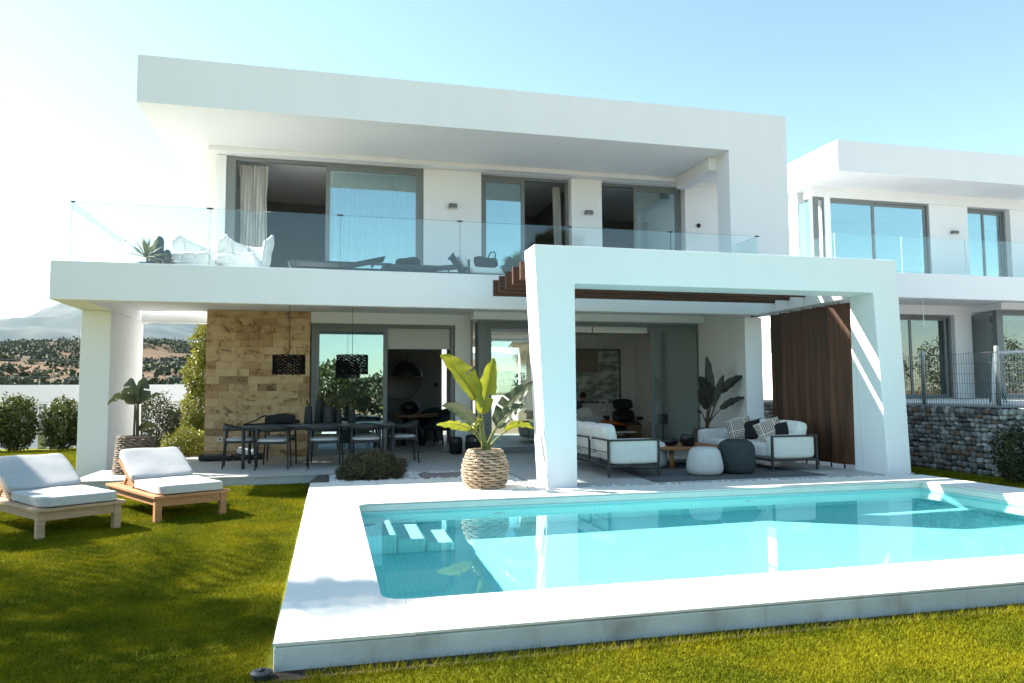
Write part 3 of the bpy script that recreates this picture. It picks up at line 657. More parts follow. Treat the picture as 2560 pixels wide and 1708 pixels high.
nbx('dropped_beam', 19.05, 30, 17.35, NY, 3.70, 3.9)
nbx('side_wall', 14.0, 14.2, NY+.01, 26.6, GN, 7.3, m=WHITE2, bev=0)
nbx('interior_wall', 14.2, 30, 22, 22.1, GN, 7.3, m=DARKW, bev=0); nbx('interior_floor', 14.2, 30, 18.8, 22, 3.92, 4.28, m=WHITE2, bev=0)
house_keep = house
house = nb
window(13.62, 17.68, NY+.03, 4.301, 7.02, [(13.95, 15.72, 0.004), (15.68, 17.6, 0.052)], track=0.12, glass=GLASSW)
window(19.10, 20.72, NY+.18, 4.301, 7.02, [(19.16, 19.90, 0.004), (19.86, 20.66, 0.052)], track=0.12, glass=GLASSW)
window(15.0, 18.42, NY+.15, GN, 3.62, [(15.06, 16.98, 0.004), (16.94, 18.3, 0.052)], track=0.12, glass=GLASSN)
wn = window(19.07, 24.0, 17.55, GN, 3.70, [(19.22, 21.5, 0.004), (21.5, 23.9, 0.004)], track=0.12, glass=GLASSN)
obj('corner_mullion', B(19.06, 19.22, 17.54, 17.68, GN, 3.698), ALU, wn, W=True)
obj('pane', B(19.08, 19.10, 17.69, 18.39, GN+.06, 3.64), GLASSN, wn, W=True)
obj('corner_mullion', B(13.61, 13.80, NY+.02, NY+.16, 4.301, 7.018), ALU, nb.children[-1], W=True)
obj('pane', B(13.68, 13.70, 18.57, 19.19, 4.35, 6.95), GLASSW, nb.children[-1], W=True)
house = house_keep
t = thing('wall_light', 'grey box wall light on the upper wall of the second villa', 'wall light', (18.52, NY, 6.17))
obj('body', B(-0.1, 0.1, -0.13, -0.003, -0.05, 0.04), MATS['grey_lamp_metal'], t, bev=0.008); obj('lens', B(-0.07, 0.07, -0.11, -0.02, -0.052, -0.0505), FABW, t)
t = thing('wall_light', 'grey box wall light on the sunlit side wall of the second villa', 'wall light', (13.66, 21.5, 3.3))
obj('body', B(-0.13, -0.003, -0.1, 0.1, -0.05, 0.04), MATS['grey_lamp_metal'], t, bev=0.008); obj('lens', B(-0.11, -0.02, -0.07, 0.07, -0.052, -0.0505), FABW, t)
rail2 = thing('glass_railing', 'frameless glass balustrade of the second villa', 'railing', (12.5, 16.1, 4.41))
for a, b in ((12.5, 14.52), (14.53, 16.55), (16.56, 18.6), (18.61, 20.6)):
    p = obj('pane', B(a, b, 16.09, 16.105, 4.38, 5.385), GLASSR, rail2, W=True)
    obj('edge', MB().box(a, a+.012, 16.088, 16.107, 4.41, 5.386).box(a+.0121, b, 16.092, 16.103, 5.3855, 5.391), mat('pale_glass_edge', (0.45, 0.62, 0.60), 0.2), p, W=True)
p = obj('pane', B(12.5, 12.515, 16.11, 19.5, 4.38, 5.385), GLASSR, rail2, W=True)
ob = obj('hanging_cable', MB().tube([(15.6, 16.6, 3.9), (15.6, 16.6, 3.4), (15.61, 16.6, 3.1), (15.57, 16.6, 2.95), (15.53, 16.6, 2.9)], 0.011, 6), FABW)
tag(ob, 'loose white cable hanging from the soffit of the second villa', 'cable')
# gabion wall
GX = 10.10
gab = thing('gabion_wall', 'grey gabion wall of stacked river stones below the wire fence', 'gabion wall', (GX, 11, 0))
obj('core', B(GX+.09, 10.61, 6.0, 20, -0.3, 1.07), mat('dark_gap', (0.012, 0.013, 0.013), 1.0), gab, W=True)
GST = []
for i, (a, b) in enumerate((((0.24, 0.245, 0.24), (0.36, 0.365, 0.36)), ((0.36, 0.365, 0.355), (0.52, 0.52, 0.50)), ((0.11, 0.115, 0.118), (0.20, 0.205, 0.205)), ((0.22, 0.15, 0.105), (0.34, 0.24, 0.18)), ((0.50, 0.51, 0.49), (0.66, 0.66, 0.63)))):
    GST.append(mat('river_stone_%s' % 'abcde'[i], a, 0.85, col2=b, vscale=9, bump=0.3, bscale=40))
def stone_mesh(seed, m):
    r = random.Random(seed); V = []; F = []; nu, nv = 8, 4
    V.append((0, 0, -1))
    for j in range(1, nv):
        ph = -PI/2+PI*j/nv
        for i in range(nu):
            th = 2*PI*i/nu; k = 0.86+0.24*r.random()
            V.append((k*math.cos(ph)*math.cos(th), k*math.cos(ph)*math.sin(th), k*math.sin(ph)))
    V.append((0, 0, 1))
    for i in range(nu): F.append((0, 1+(i+1) % nu, 1+i))
    for j in range(nv-2):
        for i in range(nu): F.append((1+j*nu+i, 1+j*nu+(i+1) % nu, 1+(j+1)*nu+(i+1) % nu, 1+(j+1)*nu+i))
    o = 1+(nv-2)*nu
    for i in range(nu): F.append((o+i, o+(i+1) % nu, len(V)-1))
    return mesh(MB().add(V, F, True), 'stone', m)
SM = [stone_mesh(k, GST[(0, 0, 1, 1, 2, 2, 3, 4, 0, 1)[k]]) for k in range(10)]
rs = random.Random(5); made = 0; rest = MB()
def gstone(y, z, hw, hh, part):
    global made
    if part and made < 300:
        o = bpy.data.objects.new('stone', rs.choice(SM)); C.objects.link(o); o.parent = gab
        o.location = (rs.uniform(-0.015, 0.02), y-11, z); o.scale = (0.075, hw, hh); o.rotation_euler = (rs.uniform(-.25, .25), rs.uniform(-.2, .2), rs.uniform(-.3, .3)); made += 1
    else:
        me = rs.choice(SM); M = Matrix.Translation((GX+rs.uniform(-.015, .02), y, z)) @ Euler((rs.uniform(-.25, .25), rs.uniform(-.2, .2), rs.uniform(-.3, .3))).to_matrix().to_4x4() @ Matrix.Diagonal((0.075, hw, hh, 1))
        rest.add([M @ v.co for v in me.vertices], [tuple(p.vertices) for p in me.polygons], True)
def gfill(y0, y1, z0, z1, part):
    z = z0
    while z < z1:
        h = rs.uniform(0.065, 0.10); y = y0+rs.uniform(-.06, 0)
        while y < y1:
            L = rs.choice((0.08, 0.10, 0.12, 0.14, 0.17))
            hh = h*rs.uniform(0.48, 0.70)
            gstone(y+L/2, z+h/2+rs.uniform(-.012, .012), L*0.54, hh, part); y += L*0.97
        z += h*0.97
gfill(8.5, 11.5, 0.0, 1.05, True)
gfill(7.2, 8.5, 0.0, 1.05, False); gfill(11.5, 17.5, 0.0, 1.05, False)
ro = obj('stones', rest, GST[0], gab, W=True, kind='stuff')
for m_ in GST[1:]: ro.data.materials.append(m_)
_k = np.repeat(nr.integers(0, 5, size=len(rest.f)//32+1), 32)[:len(rest.f)]
ro.data.polygons.foreach_set('material_index', _k.astype(np.int32))
wm = MB()
for k in range(int((13.0-7.2)/0.10)): y = 7.2+0.10*k; wm.bar((GX-.085, y, 0), (GX-.085, y, 1.07), 0.004, 0.004)
for k in range(11): wm.bar((GX-.085, 7.2, 0.05+.1*k), (GX-.085, 17, 0.05+.1*k), 0.004, 0.004)
obj('wire_basket', wm, WIRE, gab, W=True, kind='stuff')
obj('cap_rail', B(GX-.09, GX-.05, 6.0, 20, 1.072, 1.10), GALV, gab, W=True)
fence = thing('wire_fence', 'galvanised mesh fence with round posts on top of the gabion', 'fence', (GX+.1, 10, 1.08))
for y in (7.9, 9.42, 10.92, 12.4, 13.9, 15.4, 16.9):
    p = obj('post', MB().tube([(GX+.1, y, 1.0), (GX+.1, y, 2.01), (GX+.1, y, 2.03)], [0.034, 0.034, 0.034], 12), GALV, fence, W=True)
    obj('cap', MB().lathe([(0.0345, 2.0305), (0.0345, 2.036), (0.015, 2.042)], 12, GX+.1, y), GALV, p, W=True)
wm = MB()
y = 7.5
while y < 17.2: wm.bar((GX+.055, y, 1.1), (GX+.055, y, 1.96), 0.0045, 0.0045); y += 0.05
for k in range(6): wm.bar((GX+.05, 7.5, 1.12+.165*k), (GX+.05, 17.2, 1.12+.165*k), 0.0045, 0.0045)
obj('mesh_wires', wm, WIRE, fence, W=True, kind='stuff')
# goal with teal net standing behind the fence
TEAL = mat('teal_net', (0.01, 0.16, 0.17), 0.7)
goal = thing('goal', 'small white football goal with a teal net behind the fence', 'goal', (11.6, 10.2, GN))
obj('post', MB().tube([(11.3, 10.55, GN), (11.32, 10.5, 1.98)], 0.03, 8), FABW, goal, W=True); obj('post', MB().tube([(11.5, 8.6, GN), (11.5, 8.6, 1.98)], 0.03, 8), FABW, goal, W=True)
obj('crossbar', MB().tube([(11.32, 10.5, 1.98), (11.5, 8.6, 1.98)], 0.03, 8), FABW, goal, W=True)
nm = MB()
for k in range(22):
    t_ = k/21; nm.tube([(11.32+.18*t_, 10.5-1.9*t_, 1.97), (11.6+.18*t_, 10.55-1.9*t_, 1.5), (12.3+.1*t_, 10.6-1.95*t_, 1.12)], 0.005, 4, cap=False)
for k in range(10):
    t_ = k/9; nm.tube([(11.32+.9*t_, 10.52+.06*t_, 1.97-.86*t_**.7), (11.5+.9*t_, 8.62, 1.97-.86*t_**.7)], 0.005, 4, cap=False)
for k in range(14):
    t_ = k/13; nm.tube([(11.31+.02*math.sin(k), 10.52+0.05*math.sin(k*2), 1.95), (11.35+.2*t_, 10.56+.10*t_, 1.5), (11.32+.3*t_, 10.6+.08*math.sin(k), 1.12)], 0.007, 4, cap=False)
obj('net', nm, TEAL, goal, W=True, kind='stuff')
# dark shrub in front of the gabion at the picture's edge
def shrub(name, label, c, r, n, size, m, group=None, lump=0.35, stem=True, cat='shrub', aspect=0.5):
    t = thing(name, label, cat, (c[0], c[1], max(0, c[2]-r[2])), group=group)
    P, d = blob_points(n, c, r, lump, 0.45, seed=rng.random()*50); P = P[P[:, 2] > 0.02]
    leaves('crown', P, size, m, t, aspect=aspect, droop=0.25)
    if stem:
        b = MB()
        for k in range(5):
            a = rng.random()*2*PI; q = (c[0]+math.cos(a)*r[0]*.5, c[1]+math.sin(a)*r[1]*.5, c[2]+r[2]*.4)
            b.tube([(c[0]+math.cos(a)*.04, c[1]+math.sin(a)*.04, max(0, c[2]-r[2])-.02), ((c[0]+q[0])/2, (c[1]+q[1])/2, c[2]-r[2]*.2), q], [0.018, 0.013, 0.005], 6)
        obj('trunk', b, BARK, t, W=True)
    return t
shrub('shrub', 'dark loose shrub against the gabion at the right edge', (9.62, 8.62, 0.40), (0.30, 0.34, 0.45), 2600, 0.05, SHRUBD)

# ================================================================ PLANTS IN POTS
def woven_pot(name, label, loc, prof, rows, m, stakes=26, group=None):
    """prof: function t -> radius, height h; wavy courses round upright stakes"""
    rad, h = prof
    t = thing(name, label, 'planter', loc, group=group)
    wv = MB()
    for k in range(rows):
        z = h*(k+0.5)/rows; r = rad((k+.5)/rows); pts = []
        n = stakes*3
        ph = rng.random()*0.3
        for i in range(n+1):
            a = 2*PI*i/n; q = r+0.010*math.sin(stakes/2*a+PI*k)+rng.uniform(-.002, .002)
            pts.append((q*math.cos(a+ph*0), q*math.sin(a+ph*0), z+0.006*math.sin(stakes/2*a+PI*k+1)+rng.uniform(-.0025, .0025)))
        wv.tube(pts, h/rows*0.47, 6, cap=False)
    obj('weave', wv, m, t, kind='stuff')
    st = MB()
    for i in range(stakes):
        a = 2*PI*i/stakes
        st.tube([(rad(j/8)*math.cos(a), rad(j/8)*math.sin(a), h*j/8) for j in range(9)], 0.007, 5)
    obj('stakes', st, m, t, kind='stuff')
    rim = MB(); r = rad(1.0)
    for s_ in (0, PI):
        rim.tube([((r+.008*math.cos(18*a+s_))*math.cos(a), (r+.008*math.cos(18*a+s_))*math.sin(a), h+.008*math.sin(18*a+s_)) for a in [2*PI*i/90 for i in range(91)]], 0.0085, 6, cap=False)
    obj('rim', rim, m, t)
    obj('liner', MB().lathe([(rad(j/8)-.022, 0.004+(h-.05)*j/8) for j in range(9)], 24), SOIL, t)
    return t
def leaf_blade(b, p0, p1, p2, wd, side, fold=0.35, cuts=(), n=34, droop_edge=0.0, skew=(1, 1)):
    """a long leaf along a bent midrib, its two halves folded up, edges torn at the cuts"""
    p0, p1, p2 = Vector(p0), Vector(p1), Vector(p2); side = Vector(side).normalized()
    V = []; F = []
    for i in range(n+1):
        t = i/n; c = p0*(1-t)**2+p1*2*t*(1-t)+p2*t*t; tg = ((p1-p0)*(1-t)+(p2-p1)*t).normalized()
        s = (side-tg*side.dot(tg)).normalized(); u = s.cross(tg).normalized()
        wp = wd*(math.sin(PI*min(1, t**0.75*0.97+0.03)))**0.62 if t < 1 else 0.0
        wp *= 1+0.05*math.sin(17*t)
        for j in range(-3, 4):
            f = j/3; k = skew[0] if f < 0 else skew[1]
            wv = 0.012*math.sin(26*t+2*j)*abs(f)
            V.append(c+s*(f*wp*k*math.cos(fold))+u*(abs(f)**1.4*wp*math.sin(fold)+wv-droop_edge*f*f*wp))
    for i in range(n):
        for j in range(6):
            if any(abs((i+.5)/n-ct) < 0.5/n and ((j < 3) == (sd < 0)) and (j in ((0, 1) if sd < 0 else (4, 5))) for ct, sd in cuts): continue
            F.append((i*7+j, (i+1)*7+j, (i+1)*7+j+1, i*7+j+1))
    b.add(V, F, True)
    rib = MB(); pts = [p0*(1-t)**2+p1*2*t*(1-t)+p2*t*t for t in [i/8 for i in range(9)]]
    return pts
def leafy_plant(name, label, loc, specs, mleaf, mstem, root, cat='plant', dark=None):
    t = thing(name, label, cat, loc)
    for i, (pts, wd, side, fold, cuts, skew) in enumerate(specs):
        b = MB(); mid = leaf_blade(b, *pts, wd, side, fold, cuts, skew=skew)
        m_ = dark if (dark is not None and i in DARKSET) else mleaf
        lf = obj('leaf', b, m_, t, W=True)
        r0 = (root[0]+rng.uniform(-.04, .04), root[1]+rng.uniform(-.04, .04), root[2])
        p0 = Vector(pts[0]); r0 = Vector(r0)
        bend = r0.lerp(p0, 0.55)+Vector(((r0.x-p0.x)*0.22, 0, 0.02))
        st = [r0*(1-q)**2+bend*2*q*(1-q)+p0*q*q for q in [k/8 for k in range(9)]]
        sm = MB().tube(st+mid[1:], [0.019-0.010*k/8 for k in range(9)]+[0.009-0.0011*k for k in range(1, 9)], 7)
        obj('stem', sm, mstem, lf, W=True)
    return t
# large bird of paradise in the round pale basket by the pool
woven_pot('wicker_planter', 'round pale wicker basket planter on the pool deck', (1.94, 9.36, T), (lambda t: 0.222+0.075*math.sin(PI*min(1, t*0.9+.10))-0.012*t, 0.47), 14, WICK, stakes=22)
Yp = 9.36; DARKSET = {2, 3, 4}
def q(x, z, dy=0): return (x, Yp+dy, z)
leafy_plant('bird_of_paradise', 'big bright yellow green banana like plant in the round pale basket', (1.94, 9.36, T), [
    ((q(1.83, 1.25, .02), q(1.66, 1.60, .05), q(1.37, 1.84, .10)), 0.192, (0.6, -0.55, 0.55), 0.30, ((.45, 1),), (0.35, 1.25)),
    ((q(1.90, 1.08, -.03), q(1.97, 1.45, -.10), q(2.045, 1.80, -.08)), 0.140, (1, -0.35, -0.1), 0.55, ((.3, 1), (.34, 1)), (1, 1)),
    ((q(2.10, 0.93, -.02), q(2.22, 1.22, -.06), q(2.585, 1.49, -.02)), 0.152, (0.35, -0.6, -0.75), 0.15, ((.35, -1), (.52, -1), (.70, 1), (.55, 1)), (1, 0.8)),
    ((q(2.08, 0.90, -.10), q(2.20, 1.12, -.18), q(2.40, 1.20, -.20)), 0.113, (0.4, -0.6, -0.7), 0.2, ((.4, 1), (.6, -1)), (0.8, 1)),
    ((q(1.76, 0.95, -.05), q(1.62, 1.16, -.10), q(1.37, 1.19, -.10)), 0.147, (0.3, -0.55, 0.75), 0.2, ((.42, 1), (.45, 1), (.70, -1)), (0.4, 1)),
    ((q(1.76, 0.88, .06), q(1.55, 0.99, .04), q(1.315, 0.945, .0)), 0.113, (0.2, -0.7, 0.65), 0.35, ((.35, 1), (.37, 1)), (0.6, 1)),
    ((q(2.22, 0.84, .03), q(2.37, 0.96, -.02), q(2.585, 0.875, -.05)), 0.085, (-0.1, -0.7, 0.7), 0.35, ((.5, 1),), (0.6, 1)),
    ((q(1.87, 1.02, .05), q(1.82, 1.08, .0), q(1.765, 0.82, -.10)), 0.079, (0.8, -0.6, 0.1), 0.3, (), (1, 1)),
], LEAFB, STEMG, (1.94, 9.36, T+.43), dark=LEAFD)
# young banana in the tapered basket by the fin wall
woven_pot('wicker_planter', 'tapered grey brown wicker planter behind the sun loungers', (-2.93, 12.55, T), (lambda t: 0.30-0.055*t, 0.56), 17, WICKD, stakes=24)
Yp = 12.55; DARKSET = set()
leafy_plant('banana_plant', 'young banana plant with broad torn leaves in the tapered basket', (-2.93, 12.55, T), [
    ((q(-2.955, 1.20), q(-2.98, 1.40, -.05), q(-3.02, 1.61, .0)), 0.17, (1, -0.15, 0), 0.15, ((.45, -1), (.7, -1)), (1, .5)),
    ((q(-2.93, 1.20), q(-2.91, 1.45, .06), q(-2.85, 1.62, .05)), 0.15, (1, -0.2, 0), 0.2, ((.5, 1), (.53, 1), (.8, 1)), (.5, 1.2)),
    ((q(-2.96, 1.24), q(-3.14, 1.48, -.05), q(-3.33, 1.20, -.06)), 0.085, (0.1, -0.6, 0.8), 0.3, ((.5, 1), (.75, -1)), (1, 1)),
    ((q(-2.91, 1.24), q(-2.76, 1.33, .03), q(-2.585, 1.37, .02)), 0.07, (0.1, -0.7, 0.7), 0.3, ((.6, 1),), (1, .6)),
    ((q(-2.90, 0.78), q(-2.76, 0.92, -.05), q(-2.60, 0.84, -.06)), 0.075, (0.1, -0.7, 0.7), 0.2, (), (1, 1)),
], LEAFD, STEMB, (-2.93, 12.55, T+.52))
# dark plant behind the right sofa
woven_pot('wicker_planter', 'dark wicker planter behind the lounge sofa by the side wall', (6.97, 12.82, T), (lambda t: 0.22+0.05*math.sin(PI*t), 0.50), 16, WICKD, stakes=24)
Yp = 12.82
K3 = 0.955
def q3(x, z, dy=0): return (x*K3, Yp+dy, 1.35+(z-1.35)*K3)
leafy_plant('bird_of_paradise', 'tall dark bronze leaved plant in the corner behind the lounge sofa', (6.97, 12.82, T), [
    ((q3(7.35, 1.10), q3(7.43, 1.60, .05), q3(7.365, 2.07, .05)), 0.115, (1, -0.25, 0), 0.25, (), (.7, 1)),
    ((q3(7.34, 1.12, -.1), q3(7.24, 1.52, -.15), q3(7.05, 1.64, -.2)), 0.12, (0.7, -0.5, 0.5), 0.15, (), (1, 1)),
    ((q3(7.32, 1.00, -.05), q3(7.18, 1.18, -.1), q3(7.10, 1.40, -.12)), 0.09, (0.9, -0.4, 0.2), 0.2, (), (1, 1)),
    ((q3(7.37, 1.05, -.1), q3(7.48, 1.35, -.15), q3(7.645, 1.68, -.12)), 0.085, (1, -0.4, -0.3), 0.3, (), (1, 1)),
    ((q3(7.60, 1.32, -.1), q3(7.74, 1.56, -.2), q3(8.00, 1.66, -.25)), 0.095, (0.3, -0.6, -0.6), 0.2, (), (1, 1)),
    ((q3(7.54, 0.99, -.15), q3(7.72, 1.18, -.25), q3(7.985, 1.23, -.3)), 0.075, (0.2, -0.6, -0.7), 0.2, (), (1, 1)),
    ((q3(7.15, 0.92, -.1), q3(7.08, 0.98, -.12), q3(7.02, 0.96, -.14)), 0.03, (0.4, -0.6, 0.5), 0.2, (), (1, 1)),
], LEAFV, STEMB, (6.97, 12.82, T+.46))

# ================================================================ SUN LOUNGERS ON THE LAWN
def lounger(loc, rz, label, wood, angle):
    """local: foot edge along x at y=0, head towards +y"""
    t = thing('sun_lounger', label, 'sun lounger', loc, rz, group='sun loungers on the lawn')
    Wd, L, H = 0.76, 1.64, 0.285
    for x in (-Wd/2, Wd/2-.07):
        for y in (0.0, L-.10): obj('leg', B(x, x+.07, y+.015, y+.085, 0, H-.032), wood, t, bev=0.004)
    for x in (-Wd/2-.025, Wd/2-.095):
        obj('side_rail', B(x, x+.12, -0.03, L+.02, H-.03, H), wood, t, bev=0.004)
    obj('end_rail', B(-Wd/2+.096, Wd/2-.096, -0.03, 0.085, H-.03, H-.001), wood, t, bev=0.004)
    obj('end_rail', B(-Wd/2+.096, Wd/2-.096, L-.1, L+.019, H-.03, H-.001), wood, t, bev=0.004)
    obj('apron', MB().box(-Wd/2+.07, Wd/2-.07, 0.02, 0.05, H-.12, H-.032), wood, t, bev=0.003)
    for x in (-Wd/2+.012, Wd/2-.042): obj('apron', B(x, x+.03, 0.087, L-.102, H-.11, H-.032), wood, t, bev=0.003)
    for k in range(12): 
        y = 0.11+k*0.118; obj('slat', B(-Wd/2+.1, Wd/2-.1, y, y+.085, H-.02, H-.004), wood, t)
    yb = 0.88; sa, ca = math.sin(angle), math.cos(angle); bl = 0.60
    fr = MB()
    for x in (-Wd/2+.06, Wd/2-.06):
        fr.bar((x, yb-.02, H+.01), (x, yb+bl*ca, H+.01+bl*sa), 0.045, 0.04)
    fr.bar((-Wd/2+.06, yb+bl*ca, H+.01+bl*sa), (Wd/2-.06, yb+bl*ca, H+.01+bl*sa), 0.04, 0.045)
    obj('back_frame', fr, wood, t, bev=0.003)
    pr = MB()
    for x in (-Wd/2+.10, Wd/2-.10): pr.bar((x, yb+.36*ca, H+.36*sa), (x, yb+.50, H-.01), 0.025, 0.03)
    obj('prop', pr, wood, t)
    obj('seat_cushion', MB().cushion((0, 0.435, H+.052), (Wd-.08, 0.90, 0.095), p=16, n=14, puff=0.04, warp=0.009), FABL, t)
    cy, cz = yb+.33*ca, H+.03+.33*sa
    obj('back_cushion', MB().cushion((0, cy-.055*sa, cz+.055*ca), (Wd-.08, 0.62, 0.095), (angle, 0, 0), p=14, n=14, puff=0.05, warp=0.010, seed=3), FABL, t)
    return t
lounger((-1.44, 8.66, 0), R(30.5), 'teak sun lounger with white cushions in full sun beside the terrace edge', TEAK, R(28))
lounger((-2.34, 8.04, 0), R(38), 'weathered sun lounger crossed by palm frond shadows at the left edge', TEAKG, R(28))

# ================================================================ DINING SET
TZ = T+0.70
tbl = thing('dining_table', 'long charcoal metal dining table under the balcony', 'table', (-0.17, 13.1, T))
obj('table_top', B(-1.39, 1.06, 12.60, 13.62, TZ-.035, TZ), mat('dark_ceramic_top', (0.075, 0.080, 0.082), 0.35, var=0.08, vscale=4), tbl, W=True, bev=0.006)
obj('apron', MB().box(-1.34, 1.01, 12.64, 12.67, TZ-.09, TZ-.036).box(-1.34, 1.01, 13.55, 13.58, TZ-.09, TZ-.036), CHAR, tbl, W=True)
for x in (-1.36, 1.03):
    for y in (12.63, 13.59): obj('leg', MB().tube([(x, y, T), (x, y, T+.01), (x, y, TZ-.036)], [0.022, 0.028, 0.028], 10), CHAR, tbl, W=True)
def chair(loc, rz, label):
    """local: faces +y; curved top rail runs into the arms"""
    t = thing('dining_chair', label, 'chair', loc, rz, group='charcoal armchairs at the dining table')
    for x in (-1, 1):
        obj('leg', MB().tube([(x*.27, .24, 0), (x*.25, .21, .45), (x*.24, .19, .63)], [.012, .015, .015], 8), CHAR, t)
        obj('leg', MB().tube([(x*.25, -.27, 0), (x*.235, -.235, .45), (x*.225, -.215, .66)], [.012, .015, .015], 8), CHAR, t)
    obj('seat_frame', MB().box(-.235, .235, -.23, .21, .405, .44), CHAR, t, bev=0.008)
    obj('seat_pad', MB().cushion((0, -.005, .46), (.46, .44, .045), p=5, n=6, puff=0.2), FABG, t)
    V = []; F = []; n = 20
    for i in range(n+1):
        a = PI*(i/n); x = .285*math.cos(a); y = .20-.47*math.sin(a)**0.6; k = math.sin(a)**1.5
        z0 = .615-.012*k; z1 = .645+.085*k; th = .018
        ox, oy = math.cos(a)*.02, -math.sin(a)*.02
        V += [(x, y, z0), (x+ox, y+oy, z0), (x+ox*1.3, y+oy*1.3, z1), (x+ox*.2, y+oy*.2, z1)]
    for i in range(n):
        for k in range(4): F.append((i*4+k, i*4+(k+1) % 4, (i+1)*4+(k+1) % 4, (i+1)*4+k))
    F += [(3, 2, 1, 0), tuple(n*4+k for k in range(4))]
    obj('back_rail', MB().add(V, F, True), CHAR, t)
    return t
ch0 = chair((-0.90, 12.62, T), 0, 'charcoal armchair on the near side, closest to the stone panel')
def place(loc, rz, label):
    c = copy_tree(ch0); c.location = loc; c.rotation_euler = (0, 0, rz); c['label'] = label
place((-0.10, 12.63, T), R(2), 'charcoal armchair in the middle of the near side of the dining table')
place((0.58, 12.62, T), R(-2), 'charcoal armchair on the near side, closest to the open door')
place((-0.84, 13.62, T), PI, 'charcoal armchair on the wall side, in front of the stone panel')
place((-0.06, 13.60, T), PI+R(3), 'charcoal armchair on the wall side, in the middle')
place((0.66, 13.62, T), PI, 'charcoal armchair on the wall side, next to the open door')
place((-1.44, 13.02, T), R(-86), 'charcoal armchair at the table head by the sunlit terrace')
place((1.22, 13.10, T), R(92), 'charcoal armchair at the table head by the doorway')
# vases with snake plants on the table
def snake_vase(x, y, h, r, label):
    t = thing('plant_vase', label, 'vase', (x, y, TZ+.001), group='black vases of snake plants on the table')
    obj('vase', MB().lathe([(r*.98, 0), (r, .01), (r*.93, h*.3), (r*.84, h*.7), (r*.78, h-.008), (r*.74, h), (r*.62, h-.004), (r*.6, h-.06)], 18), VASE, t)
    for k in range(7):
        a = 2*PI*k/7+rng.random(); L = rng.uniform(.13, .20); o_ = rng.uniform(.05, .11); b = MB()
        c, s = math.cos(a), math.sin(a); V = []
        n = 6
        for i in range(n+1):
            u = i/n; rr = .015+o_*u**1.6-.02*max(0, u-.8); z = h-.03+L*u; wd = .014*(1-u**2.5)+.0008
            V += [(rr*c-wd*s, rr*s+wd*c, z+.003), ((rr-.006)*c, (rr-.006)*s, z), (rr*c+wd*s, rr*s-wd*c, z+.003)]
        b.add(V, [f for i in range(n) for f in ((i*3, i*3+1, i*3+4, i*3+3), (i*3+1, i*3+2, i*3+5, i*3+4))], True)
        obj('leaf', b, SNAKE, t)
snake_vase(-0.37, 13.15, 0.29, .074, 'black vase of snake plant, closest to the black bag')
snake_vase(-0.20, 13.32, 0.39, .078, 'tallest black vase of snake plant, set behind the others')
snake_vase(-0.03, 13.12, 0.29, .088, 'widest black vase of snake plant, in the middle of the row')
snake_vase(0.13, 13.22, 0.23, .070, 'short black vase of snake plant, second from the open door')
snake_vase(0.36, 13.18, 0.23, .072, 'short black vase of snake plant, closest to the open door')
bag = thing('black_bag', 'black shoulder bag with a long strap lying on the dining table', 'bag', (-0.85, 13.1, TZ))
obj('body', MB().cushion((0.02, 0, .08), (.50, .26, .155), p=5, n=8, puff=.1, warp=.02, seed=4), BLACK, bag)
obj('flap', MB().cushion((.27, -.02, .035), (.14, .24, .06), p=4, n=6, puff=.1, warp=.02, seed=9), BLACK, bag)
obj('strap', MB().tube([(-.2, 0, .15), (-.28, -.03, .12), (-.36, -.12, .07), (-.45, -.25, .035), (-.52, -.42, .012), (-.50, -.47, .010), (-.44, -.40, .010), (-.30, -.20, .010), (-.15, -.1, .012)], .012, 6), BLACK, bag)
# open cases by the stone panel
def case(x, y, w, d, label, towel):
    t = thing('open_case', label, 'case', (x, y, T), group='black cases on the terrace by the stone panel')
    obj('shell', MB().box(-w/2, w/2, -d/2, d/2, .02, .035).box(-w/2, w/2, -d/2, -d/2+.015, .036, .10).box(-w/2, w/2, d/2-.015, d/2, .036, .10).box(-w/2, -w/2+.015, -d/2+.016, d/2-.016, .036, .10).box(w/2-.015, w/2, -d/2+.016, d/2-.016, .036, .10), BLACKM, t, bev=.008)
    for sx_ in (-1, 1): obj('wheel', MB().tube([(sx_*(w/2-.05)-.012, -d/2-.003, .018), (sx_*(w/2-.05)+.012, -d/2-.003, .018)], .018, 10), CHAR, t)
    obj('lining', B(-w/2+.016, w/2-.016, -d/2+.016, d/2-.016, .036, .085), mat('grey_lining', (.10, .10, .11), .9, var=.2, vscale=20), t)
    return t
case(-2.02, 14.45, .56, .36, 'flat black open suitcase half at the outer end of the stone panel', False)
case(-1.45, 14.47, .52, .36, 'black open suitcase half with a white towel in it', True)
ob = obj('towel', MB().cushion((0, 0, .06), (.36, .28, .12), p=3.5, n=10, puff=.2, warp=.045, seed=2), FABW); ob.location = (-1.46, 14.46, T+.087)
tag(ob, 'crumpled white towel lying in the open suitcase', 'towel')
for x, lb in ((-2.02, 'white square socket on the stone panel, nearer its outer edge'), (-1.72, 'white double socket on the stone panel behind the table leg')):
    t = thing('wall_socket', lb, 'socket', (x, 14.877, .50), group='white sockets on the stone panel')
    w_ = .042 if x < -2 else .075
    obj('plate', B(-w_, w_, -.012, .003, -.042, .042), FABW, t, bev=.004)
    for xx in ((0,) if x < -2 else (-.036, .036)): obj('insert', B(xx-.022, xx+.022, -.0145, -.0125, -.022, .022), mat('socket_insert', (.12, .14, .14), .5), t)
